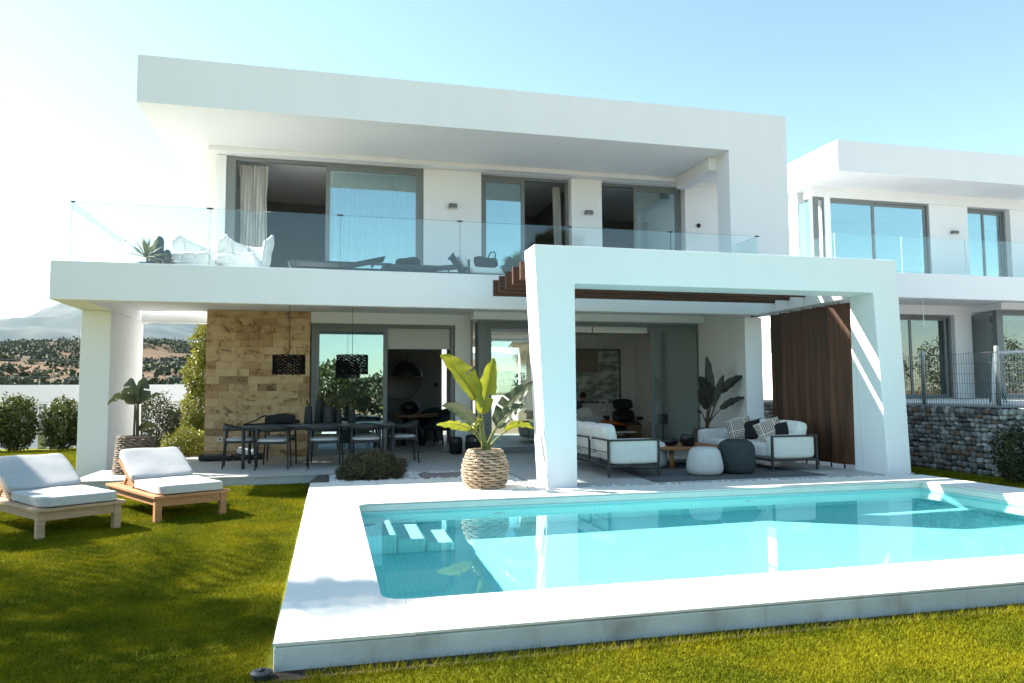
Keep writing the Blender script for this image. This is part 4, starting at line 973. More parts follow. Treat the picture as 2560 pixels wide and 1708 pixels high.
# pendant lamps of open weave
LAMPB = mat('matt_black_cord', (0.006, 0.006, 0.006), 0.95, spec=0.1)
def pendant(x, y, z0, z1, r, label):
    t = thing('pendant_lamp', label, 'pendant lamp', (x, y, z0), group='black woven pendants over the dining table')
    wv = MB(); h = z1-z0; rows = 18
    for k in range(rows+1):
        z = h*k/rows; th = .008 if k in (0, 6, 12, rows) else .0055
        wv.tube([((r+.004*math.sin(11*a+k))*math.cos(a), (r+.004*math.sin(11*a+k))*math.sin(a), z+.006*math.sin(17*a+2*k)) for a in [2*PI*i/64 for i in range(65)]], th, 5, cap=False)
    for k in range(64):
        a = 2*PI*k/64; wv.tube([(r*math.cos(a+.07*math.sin(j*1.9+k)), r*math.sin(a+.07*math.sin(j*1.9+k)), h*j/8) for j in range(9)], .0052, 4, cap=False)
    obj('shade', wv, LAMPB, t, kind='stuff')
    sp = MB()
    for k in range(3):
        a = 2*PI*k/3; sp.tube([(0, 0, h-.02), (r*math.cos(a), r*math.sin(a), h)], .004, 5)
    obj('spider', sp, BLACKM, t)
    obj('cord', MB().tube([(0, 0, h-.05), (0, 0, 2.953-z0)], .0045, 6), BLACKM, t)
    obj('holder', MB().lathe([(.018, h-.12), (.02, h-.08), (.012, h-.03)], 10), BLACKM, t)
    obj('bulb', MB().lathe([(.004, h-.21), (.03, h-.195), (.036, h-.165), (.02, h-.125), (.014, h-.12)], 12), BULB, t)
pendant(-0.70, 13.1, 1.69, 2.0, .265, 'black woven drum pendant in front of the stone panel')
pendant(0.36, 13.1, 1.69, 2.01, .265, 'black woven drum pendant in front of the window')
# speakers by the corner window
def speaker(x, y, r, h, label):
    t = thing('portable_speaker', label, 'speaker', (x, y, T), group='black speakers by the corner window')
    obj('body', MB().lathe([(r*.86, 0), (r*.98, .02), (r, h*.3), (r, h*.7), (r*.97, h-.03), (r*.85, h-.006), (r*.5, h)], 24), BLACKM, t)
    obj('grille', MB().lathe([(r*1.004, h*.12), (r*1.02, h*.2), (r*1.02, h*.62), (r*1.004, h*.68)], 24), mat('speaker_cloth', (.012, .012, .013), .9, var=.3, vscale=90, bump=.4, bscale=250), t)
    obj('top_plate', MB().lathe([(r*.6, h+.0005), (r*.6, h+.004), (r*.5, h+.006)], 24), CHAR, t)
    return t
speaker(2.43, 14.55, .125, .33, 'smaller black speaker on the terrace beside the open door')
t_ = speaker(2.68, 14.02, .155, .40, 'larger black speaker with a pale emblem beside the corner window')
obj('emblem', MB().box(-.017, -.008, -.162, -.158, .285, .325).box(-.007, .017, -.162, -.158, .318, .325).box(-.007, .013, -.162, -.158, .302, .308).box(-.007, .017, -.162, -.158, .285, .291).box(.0135, .019, -.161, -.158, .292, .317), FABG, t_)
# olive bush in the pebbles
b_ = thing('round_bush', 'low dense olive brown bush in the white pebble bed', 'bush', (0.62, 10.98, .1))
P1, d1 = blob_points(17000, (0.64, 10.98, 0.24), (0.46, 0.40, 0.27), 0.25, 0.85, 4)
P2, d2 = blob_points(8000, (0.40, 10.95, 0.20), (0.32, 0.34, 0.22), 0.3, 0.85, 9)
P = np.concatenate([P1, P2]); P = P[P[:, 2] > 0.10]
leaves('crown', P, 0.030, BUSHM, b_, aspect=0.55, droop=0.5)
obj('trunk', MB().tube([(.62, 10.98, .08), (.6, 10.97, .2), (.55, 10.95, .32)], [.03, .022, .01], 7).tube([(.62, 10.98, .1), (.75, 11, .3)], [.02, .008], 7), BARK, b_, W=True)
# irrigation head at the deck corner
t = thing('sprinkler_head', 'small round dark sprinkler cap at the near corner of the deck', 'sprinkler', (-0.305, 3.77, 0))
obj('body', MB().lathe([(.045, -.02), (.045, .03), (.042, .038), (.03, .04)], 18), CHAR, t)
obj('ring', MB().lathe([(.046, .022), (.052, .026), (.052, .034), (.046, .038)], 18), mat('grey_plastic', (.05, .055, .055), .5), t); obj('nozzle', MB().lathe([(.016, .0405), (.016, .046), (.008, .05)], 12), CHAR, t)

# ================================================================ LOUNGE UNDER THE PERGOLA
ob = obj('rug', MB().prism([(4.22, 9.17), (6.90, 9.22), (6.75, 12.1), (4.42, 12.1)], T+.002, T+.012), RUG)
tag(ob, 'dark grey woven outdoor rug under the lounge', 'rug')
def sofa(loc, rz, label, L=2.35, D=0.80):
    """local: seat faces +x, length along y, near end at y=0"""
    t = thing('outdoor_sofa', label, 'sofa', loc, rz, group='white sofas with slim dark frames')
    for y in (0.02, L-.02):
        for x in (.02, D-.02): obj('leg', B(x-.016, x+.016, y-.016, y+.016, .013, .54), CHAR, t, bev=.003)
        obj('arm_rail', MB().box(.0365, D-.0365, y-.016, y+.016, .515, .54), CHAR, t, bev=.003)
    obj('back_rail', MB().tube([(.02, .037, .53), (.02, L-.037, .53)], .013, 8), CHAR, t)
    obj('back_wire', MB().tube([(.015, .037, .36), (.015, L-.037, .36)], .006, 6), CHAR, t)
    obj('back_post', B(.004, .034, L*.34-.015, L*.34+.015, .20, .52), CHAR, t); obj('back_post', B(.004, .034, L*.67-.015, L*.67+.015, .20, .52), CHAR, t)
    obj('base_frame', MB().box(.0365, D-.0365, .006, .034, .15, .19).box(.0365, D-.0365, L-.034, L-.006, .15, .19).box(.006, .034, .0365, L-.0365, .15, .19).box(D-.034, D-.006, .0365, L-.0365, .15, .19), CHAR, t)
    for k in range(9):
        x = .08+k*.075; obj('webbing', B(x, x+.04, .036, L-.036, .188, .193), SLING, t)
    for k in range(9):
        x = .08+k*.075; obj('webbing_loop', B(x, x+.04, .002, .0055, .147, .193), SLING, t)
    for y, nm in ((.10, 0), (L-.10, 1)):
        obj('arm_cushion', MB().cushion((D/2+.02, y, .365), (D-.06, .17, .34), p=10, n=8, puff=.05), FAB, t)
    sl_ = (L-.37)/3
    for k in range(3):
        yc = .185+sl_*(k+.5)
        obj('seat_cushion', MB().cushion((D/2+.09, yc, .295), (D-.20, sl_-.006, .20), p=9, n=8, puff=.06), FAB, t)
        obj('back_cushion', MB().cushion((.15, yc, .52), (.18, sl_-.006, .42), (0, R(-12), 0), p=8, n=8, puff=.08, warp=.006, seed=k), FAB, t)
        obj('strap', MB().tube([(.036, yc+.18, .53), (.02, yc+.18, .552), (-.002, yc+.18, .53), (.01, yc+.18, .50)], .012, 6), FABW, t)
    return t
sofa((3.77, 9.74, T), 0, 'white outdoor sofa seen from behind, just right of the pergola leg')
s2 = sofa((7.22, 12.18, T), PI, 'white outdoor sofa with patterned pillows against the wooden screen')
PAT = bpy.data.materials.new('concentric_diamond_print'); PAT.use_nodes = True
_n = PAT.node_tree.nodes; _l = PAT.node_tree.links; _p = _n['Principled BSDF']; _p.inputs['Roughness'].default_value = .9
_tc = _n.new('ShaderNodeTexCoord'); sx = _n.new('ShaderNodeSeparateXYZ'); _l.new(_tc.outputs['Object'], sx.inputs[0])
ux = _m('ABSOLUTE', _m('SUBTRACT', _m('FRACT', _m('ADD', _m('MULTIPLY', sx.outputs[0], 4.6), .5)), .5)); uy = _m('ABSOLUTE', _m('SUBTRACT', _m('FRACT', _m('ADD', _m('MULTIPLY', sx.outputs[1], 4.6), .28)), .5))
st_ = _m('LESS_THAN', _m('FRACT', _m('MULTIPLY', _m('MAXIMUM', ux, uy), 8.0)), .48)
mxn = _n.new('ShaderNodeMix'); mxn.data_type = 'RGBA'; _l.new(st_, mxn.inputs[0]); mxn.inputs[6].default_value = (.62, .56, .48, 1); mxn.inputs[7].default_value = (.055, .045, .04, 1); _l.new(mxn.outputs[2], _p.inputs['Base Color'])
def pillow(loc, rot, label, m=PAT, s=.42, spin=18):
    V = []; F = []; n = 12
    for sd in (1, -1):
        for i in range(n+1):
            for j in range(n+1):
                u, v = -1+2*i/n, -1+2*j/n
                th = .085*((1-u**4)*(1-v**4))**.55
                V.append((s/2*u*(1-.07*(1-v*v)), s/2*v*(1-.07*(1-u*u)), sd*th+.006*math.sin(5*u+3*v)*(1-u*u)))
    m_ = (n+1)**2
    for sd in (0, 1):
        for i in range(n):
            for j in range(n):
                f = (sd*m_+i*(n+1)+j, sd*m_+(i+1)*(n+1)+j, sd*m_+(i+1)*(n+1)+j+1, sd*m_+i*(n+1)+j+1); F.append(f if sd == 0 else f[::-1])
    ob = obj('pillow', MB().add(V, F, True), m); ob.location = loc
    ob.rotation_euler = (Euler(rot).to_matrix() @ Euler((0, 0, R(spin))).to_matrix()).to_euler()
    return tag(ob, label, 'pillow', 'patterned pillows on the sofa')
pillow((6.80, 11.36, T+.565), (R(62), R(4), R(-40)), 'black and cream geometric pillow, farther along the sofa')
pillow((6.86, 10.55, T+.565), (R(60), R(-5), R(-38)), 'black and cream geometric pillow, nearer the sofa end')
pillow((6.95, 11.16, T+.56), (R(66), 0, R(-55)), 'plain black pillow behind the farther geometric pillow', m=BLACK, s=.36)
pillow((7.0, 10.36, T+.56), (R(66), 0, R(-55)), 'plain black pillow behind the nearer geometric pillow', m=BLACK, s=.36)
TEAKC = mat('oiled_teak', (0.26, 0.11, 0.042), 0.5, col2=(0.38, 0.18, 0.075), vscale=5, stretch=(9, 1.2, 9), bump=0.1, bscale=20)
ct = thing('coffee_table', 'low teak coffee table with thick round legs between the sofas', 'coffee table', (5.55, 11.0, T))
obj('table_top', MB().prism([(5.0, 10.62), (5.12, 10.50), (6.0, 10.50), (6.12, 10.62), (6.12, 11.5), (6.0, 11.62), (5.12, 11.62), (5.0, 11.5)], T+.30, T+.345), TEAKC, ct, W=True, bev=.01)
for k in range(7): obj('groove', B(5.14+.13*k, 5.144+.13*k, 10.52, 11.60, T+.3452, T+.3456), BEAMW, ct, W=True)
for x, y in ((5.20, 10.68), (5.93, 10.68), (5.20, 11.45), (5.93, 11.45)): obj('leg', MB().tube([(x, y, T+.013), (x, y, T+.299)], .042, 14), TEAKC, ct, W=True)
def bowl(x, y, r, h, label, wob):
    prof = [(r*.45, 0), (r*.72, h*.12), (r*.98, h*.5), (r, h*.82), (r*.9, h), (r*.8, h*.93), (r*.85, h*.6), (r*.6, h*.2), (r*.1, h*.15)]
    b = MB().lathe(prof, 22); b.v = [(a*(1+wob*noise.noise(Vector((a*9, b2*9, c*6)))), b2*(1+wob*noise.noise(Vector((a*9, b2*9, c*6)))), c*(1+wob*.8*noise.noise(Vector((a*7+4, b2*7, 0))))) for a, b2, c in b.v]
    o = obj('bowl', b, BLACKM); o.location = (x, y, T+.347); tag(o, label, 'bowl')
bowl(5.30, 10.95, .15, .10, 'shallow black bowl on the coffee table', .15)
bowl(5.50, 10.70, .135, .175, 'deep lobed black bowl on the coffee table', .35)
def pouf(x, y, prof, m, label, z=T+.013):
    t = thing('pouf', label, 'pouf', (x, y, z), group='round fabric poufs')
    obj('cover', MB().lathe(prof, 32), m, t)
    r = max(p[0] for p in prof)
    obj('seam', MB().tube([((prof[-3][0]+.002)*math.cos(a), (prof[-3][0]+.002)*math.sin(a), prof[-3][1]) for a in [2*PI*i/40 for i in range(41)]], .004, 5, cap=False), m, t)
    obj('base_ring', MB().lathe([(prof[0][0]*.9, .0), (prof[0][0]*.9, -.010)], 24), BLACK, t)
PW = [(.19, .0), (.235, .02), (.258, .06), (.264, .11), (.255, .18), (.24, .25), (.222, .32), (.205, .355), (.17, .38), (.10, .393), (.02, .397)]
PD = [(.19, .0), (.24, .02), (.268, .07), (.274, .16), (.272, .26), (.266, .35), (.25, .41), (.215, .455), (.15, .483), (.08, .494), (.02, .496)]
pouf(5.27, 9.76, PW, FABG, 'low pale grey tapered pouf at the front of the rug')
pouf(5.82, 9.82, PD, FABD, 'tall dark charcoal pouf beside the pale one')
pouf(4.90, 11.05, [(.28, 0), (.34, .02), (.36, .08), (.365, .2), (.36, .32), (.33, .38), (.26, .41), (.15, .42), (.02, .424)], FAB, 'wide white pouf half hidden behind the near sofa arm')

# ================================================================ ON THE BALCONY
ZF = 3.20
def shell_chair(loc, rz, label):
    """quilted wing armchair on a thin metal stand; local: faces -y"""
    t = thing('quilted_armchair', label, 'armchair', loc, rz, group='quilted white armchairs on the balcony')
    for x in (-1, 1):
        obj('leg', MB().tube([(x*.30, -.25, 0), (x*.18, -.1, .22)], .012, 6), ALUD, t); obj('leg', MB().tube([(x*.28, .28, 0), (x*.18, .12, .22)], .012, 6), ALUD, t)
    obj('seat', MB().cushion((0, -.06, .36), (.66, .66, .16), (R(-6), 0, 0), p=4, n=10, puff=.12, warp=.012), FABW, t)
    b = MB().cushion((0, 0, .30), (.72, .76, .30), p=2.6, n=12, puff=0); b.v = [(x, y, min(z, .34)) for x, y, z in b.v]; obj('bowl', b, FABW, t)
    segs = ((-112, -68), (-68, -23), (-23, 23), (23, 68), (68, 112))
    for a0, a1 in segs:
        V = []; F = []; nu, nv = 8, 9
        for side in (0, 1):
            for i in range(nu+1):
                u = i/nu; a = R(a0+.8+(a1-a0-1.6)*u)
                top = .74+.14*min(1, abs(math.degrees(a))/75)**2*(1 if abs(math.degrees(a)) < 78 else max(0, 1-(abs(math.degrees(a))-78)/34*1.25))
                for k in range(nv+1):
                    v = k/nv; z = .33+(top-.33)*v; fl = .06*v
                    row = abs(math.sin(PI*2*v))**.4; col = abs(math.sin(PI*u))**.4
                    th = (.018+.028*row*col)*(1 if side else -1)
                    r = .345+fl+th+.04*max(0, v-.5)
                    V.append((r*math.sin(a), -.02+r*math.cos(a)*1.02, z))
        m_ = (nu+1)*(nv+1)
        for side in (0, 1):
            for i in range(nu):
                for k in range(nv):
                    f = (side*m_+i*(nv+1)+k, side*m_+(i+1)*(nv+1)+k, side*m_+(i+1)*(nv+1)+k+1, side*m_+i*(nv+1)+k+1); F.append(f if side == 0 else f[::-1])
        for i in range(nu): F.append((i*(nv+1)+nv, (i+1)*(nv+1)+nv, m_+(i+1)*(nv+1)+nv, m_+i*(nv+1)+nv))
        for i in (0, nu):
            for k in range(nv): F.append((i*(nv+1)+k, i*(nv+1)+k+1, m_+i*(nv+1)+k+1, m_+i*(nv+1)+k))
        obj('quilted_panel', MB().add(V, F, True), FABW, t)
    for x_ in (-.22, 0, .22): obj('front_flap', MB().cushion((x_, -.37, .42-.04*abs(x_)), (.225, .09, .13), (R(30), 0, 0), p=7, n=6, puff=.25), FABW, t)
shell_chair((-2.18, 13.25, ZF), R(-18), 'quilted white armchair on the balcony beside the potted cactus')
shell_chair((-1.42, 13.20, ZF), R(-22), 'quilted white armchair on the balcony before the gathered curtain')
t = thing('yucca', 'spiky yellow striped yucca behind the balcony glass', 'plant', (-2.84, 12.45, ZF))
obj('pot', MB().lathe([(.11, 0), (.14, .02), (.15, .20), (.14, .21), (.12, .18)], 18), VASE, t)
yl = mat('striped_yucca_leaf', (.09, .10, .02), .5, col2=(.26, .22, .05), vscale=12, trans=.2)
for k in range(44):
    a = rng.random()*2*PI; e = rng.uniform(-.25, 1.45); L = rng.uniform(.28, .42); d_ = Vector((math.cos(a)*math.cos(e), math.sin(a)*math.cos(e), math.sin(e))); s_ = d_.orthogonal().normalized()*.012; o_ = Vector((0, 0, .30))
    obj('leaf', MB().add([o_-s_*.6, o_+s_*.6, o_+d_*L*.5+s_, o_+d_*L*.5-s_, o_+d_*L-Vector((0, 0, .02))], [(0, 1, 2, 3), (3, 2, 4)]), yl, t)
t = thing('cactus', 'dark columnar cactus behind the yucca on the balcony', 'cactus', (-2.74, 12.85, ZF))
obj('pot', MB().lathe([(.13, 0), (.17, .02), (.18, .24), (.17, .25), (.14, .22)], 18), VASE, t)
cm = mat('dark_cactus_skin', (.012, .024, .014), .5, var=.2, vscale=10)
for (dx, dy, hh, r_) in ((0, 0, .72, .07), (-.13, .02, .54, .06), (.13, -.02, .50, .06), (.05, .1, .44, .05), (-.08, -.08, .46, .05)):
    b = MB(); prof = [(r_*.8, .2), (r_, .3), (r_, hh-.08), (r_*.8, hh-.03), (r_*.4, hh), (.004, hh+.008)]
    b.lathe(prof, 20, dx, dy); b.v = [(dx+(x-dx)*(1+.10*math.cos(10*math.atan2(y-dy, x-dx))), dy+(y-dy)*(1+.10*math.cos(10*math.atan2(y-dy, x-dx))), z) for x, y, z in b.v]
    obj('stem', b, cm, t)
t = thing('succulent', 'small brownish rosette succulent on the balcony edge', 'succulent', (-2.52, 12.45, ZF))
obj('pot', MB().lathe([(.07, 0), (.10, .02), (.11, .19), (.10, .2), (.08, .17)], 16), VASE, t)
for k in range(14):
    a = k*2.4; e = .25+.09*k; d_ = Vector((math.cos(a)*math.cos(e), math.sin(a)*math.cos(e), math.sin(e))); L = .17-.003*k; s_ = d_.cross(Vector((0, 0, 1))).normalized()*.035; u_ = s_.cross(d_).normalized()*.015; o_ = Vector((0, 0, .2))
    obj('leaf', MB().add([o_, o_+d_*L*.6+s_, o_+d_*L, o_+d_*L*.6-s_, o_+d_*L*.55-u_, o_+d_*L*.55+u_], [(0, 1, 5), (1, 2, 5), (2, 3, 5), (3, 0, 5), (0, 4, 1), (1, 4, 2), (2, 4, 3), (3, 4, 0)]), mat('brown_succulent', (.085, .062, .045), .5, var=.2, vscale=20), t)
def sling_lounger(x0, x1, y, label, back):
    t = thing('sling_lounger', label, 'sun lounger', (x0, y, ZF), group='dark sling loungers on the balcony'); L = x1-x0
    fr = MB()
    for yy in (0, .62): fr.bar((0, yy, .34), (L, yy, .34), .035, .04)
    fr.bar((0, 0, .34), (0, .62, .34), .035, .04); fr.bar((L, 0, .34), (L, .62, .34), .035, .04)
    obj('frame', fr, CHAR, t)
    for xx in (.1, L-.12):
        for yy in (.02, .60): obj('leg', MB().bar((xx, yy, 0), (xx, yy, .32), .04, .04), CHAR, t)
    obj('sling', B(.03, L*.62, .03, .59, .355, .362), SLING, t)
    b = MB().add([(L*.62, .03, .36), (L*.62, .59, .36), (L-.1, .59, .36+back), (L-.1, .03, .36+back), (L*.62, .03, .35), (L*.62, .59, .35), (L-.1, .59, .35+back), (L-.1, .03, .35+back)], [(0, 3, 2, 1), (4, 5, 6, 7), (0, 1, 5, 4), (1, 2, 6, 5), (2, 3, 7, 6), (3, 0, 4, 7)])
    obj('backrest', b, SLING, t)
    pr = MB().bar((L*.85, .06, .36+back*.6), (L*.80, .06, .30), .02, .02).bar((L*.85, .56, .36+back*.6), (L*.80, .56, .30), .02, .02)
    obj('prop', pr, CHAR, t)
sling_lounger(-0.70, 0.98, 12.55, 'dark sling lounger on the balcony nearer the armchairs', .13)
sling_lounger(0.86, 2.30, 12.62, 'dark sling lounger on the balcony nearer the slatted chair', .05)
ob = obj('dark_bundle', MB().cushion((0, 0, .07), (.42, .30, .16), p=2.6, n=10, puff=.2, warp=.05, seed=5), BLACK); ob.location = (1.30, 12.9, ZF+.365); tag(ob, 'crumpled black cloth on the sling lounger', 'cloth')
t = thing('slatted_chair', 'dark slatted garden chair with white cushions on the balcony', 'chair', (2.35, 12.75, ZF))
for x in (0, .68):
    for y in (0, .5): obj('leg', B(x, x+.03, y, y+.03, 0, .52 if x == 0 else .42), CHAR, t)
for k in range(9): obj('slat', MB().bar((-.03+.002*k, .02+.055*k, .26), (-.26, .02+.055*k, .60), .028, .012), CHAR, t)
obj('top_rail', MB().bar((-.27, -.02, .605), (-.27, .52, .605), .03, .03), CHAR, t); obj('arm', MB().bar((.68, .015, .44), (.76, .015, .60), .03, .03), CHAR, t)
obj('seat', B(-.03, .70, 0, .53, .24, .27), CHAR, t)
obj('seat_cushion', MB().cushion((.33, .26, .33), (.64, .50, .13), p=5, n=8, puff=.15), FABW, t); obj('back_cushion', MB().cushion((-.04, .26, .46), (.14, .46, .34), (0, R(-25), 0), p=4, n=8, puff=.2), FABW, t)
t = thing('tote_bag', 'black tote bag standing on the white cushions of the slatted chair', 'bag', (2.68, 12.88, ZF+.40))
obj('body', MB().cushion((0, 0, .10), (.40, .16, .20), p=4.5, n=8, puff=.12, warp=.05, seed=8), BLACK, t); obj('handle', MB().tube([(.06, 0, .18), (.10, 0, .28), (.17, 0, .30), (.20, 0, .25), (.18, 0, .16)], .012, 6), BLACK, t)

# ================================================================ INDOORS
def indoor(): pass
mir = thing('round_mirror', 'round black rimmed mirror on the dark dining room wall', 'mirror', (1.68, 18.57, 1.68))
b = MB().lathe([(.50, -.02), (.515, -.02), (.515, .02), (.50, .02)], 48); o = obj('rim', b, BLACKM, mir); o.rotation_euler = (R(90), 0, 0)
o = obj('glass', MB().lathe([(.499, -.012), (.499, -.004)], 48), MIRROR, mir); o.rotation_euler = (R(90), 0, 0)
dl = thing('dome_pendant', 'large black dome pendant with brass inside in the dining room', 'pendant lamp', (1.72, 17.2, 1.72))
prof = [(.36*math.cos(a), .36*math.sin(a)*1.02) for a in [R(2+86*i/12) for i in range(13)]]
obj('shade', MB().lathe(prof+[(p[0]*.98, p[1]*.975-.002) for p in prof[::-1]], 36), BLACKM, dl)
obj('lining', MB().lathe([(p[0]*.965, p[1]*.955-.002) for p in prof], 36), GOLD, dl)
obj('cord', MB().tube([(0, 0, .36), (0, 0, 1.23)], .005, 6), BLACKM, dl)
rtb = thing('round_table', 'round brown oak table in the dining room', 'table', (1.85, 17.2, T))
obj('table_top', MB().lathe([(.60, .66), (.62, .67), (.62, .71), (.60, .72)], 40), OAK, rtb)
for k in range(4): a = R(45+90*k); obj('leg', MB().tube([(.30*math.cos(a), .30*math.sin(a), 0), (.22*math.cos(a), .22*math.sin(a), .659)], .04, 8), BLACKM, rtb)
ob = obj('round_vase', MB().lathe([(.10, 0), (.18, .05), (.235, .13), (.22, .21), (.15, .27), (.13, .29), (.11, .26)], 28), BLACKM); ob.location = (1.78, 17.15, T+.722); tag(ob, 'squat round black vase on the oak table', 'vase')
def tub_chair(loc, rz, label):
    t = thing('tub_chair', label, 'chair', loc, rz, group='dark upholstered chairs round the oak table')
    for x in (-.2, .2):
        for y in (-.2, .2): obj('leg', MB().tube([(x*1.2, y*1.2, 0), (x, y, .36)], [.016, .022], 8), BLACKM, t)
    obj('seat', MB().cushion((0, 0, .41), (.52, .50, .13), p=4, n=8, puff=.1), FABD, t)
    V = []; F = []; n = 16
    for i in range(n+1):
        a = R(-20)+R(220)*i/n; r = .28; h = .62+.24*math.sin(max(0, PI*i/n))**1.2
        for rr, z in ((r, .40), (r+.03, .42), (r+.035, h), (r-.02, h), (r-.03, .43)): V.append((rr*math.cos(a), rr*math.sin(a), z))
    for i in range(n):
        for k in range(5): F.append((i*5+k, i*5+(k+1) % 5, (i+1)*5+(k+1) % 5, (i+1)*5+k))
    obj('shell_back', MB().add(V, F, True), FABD, t); return t
tub_chair((2.42, 16.95, T), R(-70), 'dark tub chair at the oak table, nearest the bright doorway')
tub_chair((1.15, 16.75, T), R(130), 'dark tub chair at the oak table, beside the sliding door')
tub_chair((2.35, 17.75, T), R(-25), 'dark tub chair at the oak table, on its far side')
ob = obj('thermostat', B(-.05, .05, -.02, -.001, -.05, .05), BLACKM, bev=.005); ob.location = (2.58, 18.6, 1.55); tag(ob, 'small black control panel on the dining room wall', 'control panel')
# a bright wall in the back garden seen through the dining room
ob = obj('garden_wall', B(-2.2, 2.2, -.12, .12, -.3, 3.2), WHITE); ob.location = (3.9, 26.5, 0); ob.rotation_euler = (0, 0, R(62)); tag(ob, 'sunlit white garden wall seen through the dining room doorway', 'wall')
# living room
pa = thing('wall_painting', 'large pale abstract wave painting on the living room wall', 'painting', (7.0, 19.58, 1.8))
PNT = bpy.data.materials.new('abstract_wave_paint'); PNT.use_nodes = True
_n = PNT.node_tree.nodes; _l = PNT.node_tree.links; _p = _n['Principled BSDF']; _p.inputs['Roughness'].default_value = .7; _tc = _n.new('ShaderNodeTexCoord')
ca = _ramp(_nz(2.2, (1.5, 1, 2.6), 10), .40, (.22, .25, .23), .62, (.66, .68, .64)); cb = _ramp(_nz(6, (.5, 1, 9), 4), .35, (.24, .20, .16), .7, (.36, .30, .25))
sx = _n.new('ShaderNodeSeparateXYZ'); _l.new(_tc.outputs['Object'], sx.inputs[0]); fc = _m('MULTIPLY', _m('GREATER_THAN', sx.outputs[2], .1), _m('LESS_THAN', sx.outputs[0], .32))
mxn = _n.new('ShaderNodeMix'); mxn.data_type = 'RGBA'; _l.new(fc, mxn.inputs[0]); _l.new(ca, mxn.inputs[6]); _l.new(cb, mxn.inputs[7]); _l.new(mxn.outputs[2], _p.inputs['Base Color'])
obj('canvas', B(-1.1, .95, -.03, -.005, -.72, .72), PNT, pa); obj('frame', MB().box(-1.14, -1.101, -.045, -.001, -.76, .76).box(.951, .99, -.045, -.001, -.76, .76).box(-1.1, .95, -.045, -.001, .721, .76).box(-1.1, .95, -.045, -.001, -.76, -.721), mat('grey_frame', (.12, .12, .115), .5), pa)
so_ = thing('indoor_sofa', 'pale grey sofa with a low arm in the living room', 'sofa', (5.6, 17.6, T))
obj('seat', MB().cushion((0, .2, .25), (1.9, 1.0, .34), p=9, n=8, puff=.04), FABG, so_); obj('arm', MB().cushion((.55, -.42, .40), (.80, .22, .42), p=10, n=8, puff=.03), FABG, so_)
obj('backrest', MB().cushion((-.82, .2, .45), (.28, 1.0, .60), p=8, n=8, puff=.05), FABG, so_)
ob = obj('pillow', MB().cushion((0, 0, 0), (.42, .16, .30), p=3.4, n=8, puff=.3), FABW); ob.location = (6.05, 17.20, .78); ob.rotation_euler = (R(-18), R(-14), 0); tag(ob, 'white pillow leaning on the sofa arm beside the seated person', 'pillow')
# seated person, leaning forward, looking down to the right
def person():
    t = thing('person', 'person with short dark hair in a grey shirt, seated and bending forward', 'person', (5.85, 17.55, T))
    bm = bmesh.new(); ly = bm.verts.layers.skin.verify(); vs_ = {}
    def jv(k, p, r, rr=None):
        v = bm.verts.new(p); v[ly].radius = (r, rr or r); vs_[k] = v; return v
    J = dict(pel=((0, 0, .50), .15), sp=((.05, 0, .66), .145), ch=((.14, 0, .82), .15), nk=((.225, 0, .945), .055), nk2=((.25, 0, .985), .055),
             ls=((.15, -.17, .88), .065), le=((.26, -.24, .66), .045), lw=((.46, -.14, .58), .032), lh=((.53, -.10, .56), .028),
             rs=((.15, .17, .88), .065), re=((.26, .24, .66), .045), rw=((.46, .14, .58), .032), rh=((.53, .10, .56), .028),
             lt=((.10, -.10, .49), .085), lk=((.50, -.12, .50), .062), la=((.50, -.12, .10), .042), lf=((.64, -.12, .05), .035),
             rt_=((.10, .10, .49), .085), rk=((.50, .12, .50), .062), ra=((.50, .12, .10), .042), rf=((.64, .12, .05), .035))
    for k, (p, r) in J.items(): jv(k, p, r)
    vs_['pel'][ly].use_root = True
    for a, b_ in (('pel', 'sp'), ('sp', 'ch'), ('ch', 'nk'), ('nk', 'nk2'), ('ch', 'ls'), ('ls', 'le'), ('le', 'lw'), ('lw', 'lh'), ('ch', 'rs'), ('rs', 're'), ('re', 'rw'), ('rw', 'rh'), ('pel', 'lt'), ('lt', 'lk'), ('lk', 'la'), ('la', 'lf'), ('pel', 'rt_'), ('rt_', 'rk'), ('rk', 'ra'), ('ra', 'rf')):
        bm.edges.new((vs_[a], vs_[b_]))
    me = bpy.data.meshes.new('body'); bm.to_mesh(me); bm.free(); me.materials.append(SHIRT)
    o = bpy.data.objects.new('body', me); C.objects.link(o); o.parent = t; o.modifiers.new('skin', 'SKIN').use_smooth_shade = True; s_ = o.modifiers.new('sub', 'SUBSURF'); s_.levels = s_.render_levels = 2
    hd = MB().cushion((0, 0, 0), (.185, .15, .235), p=2.3, n=10, puff=0)
    def shape(v):
        x, y, z = v
        if z < -.02: x += .018*min(1, (-z)/.09); y *= 1-.25*min(1, (-z-.02)/.1)
        if x > .06 and -.035 < z < .015 and abs(y) < .018: x += .022
        if x > .05 and abs(z-.012) < .014 and .018 < abs(y) < .045: x -= .008
        return (x, y, z)
    hd.v = [shape(v) for v in hd.v]
    for s_ in (-1, 1): hd.cushion((-.005, s_*.076, -.005), (.03, .02, .06), p=2.4, n=4, puff=0)
    h = obj('head', hd, SKIN, t); h.location = (.30, 0, 1.07); h.rotation_euler = (0, R(38), 0)
    hr = MB().cushion((-.018, 0, .032), (.19, .165, .205), p=2.4, n=10, puff=0, warp=.012); hr.v = [(x if not (x > .062 and z < .055) else .062, y, max(z, -.045)) for x, y, z in hr.v]
    obj('hair', hr, HAIR, h)
    bd = MB().cushion((.045, 0, -.085), (.085, .115, .075), p=2.4, n=6, puff=0); obj('beard', bd, HAIR, h)
person()
lc = thing('lounge_armchair', 'black leather lounge chair in the living room corner', 'armchair', (7.55, 18.0, T))
obj('seat', MB().cushion((0, -.05, .36), (.58, .52, .16), (R(10), 0, 0), p=4, n=8, puff=.15), BLACKM, lc)
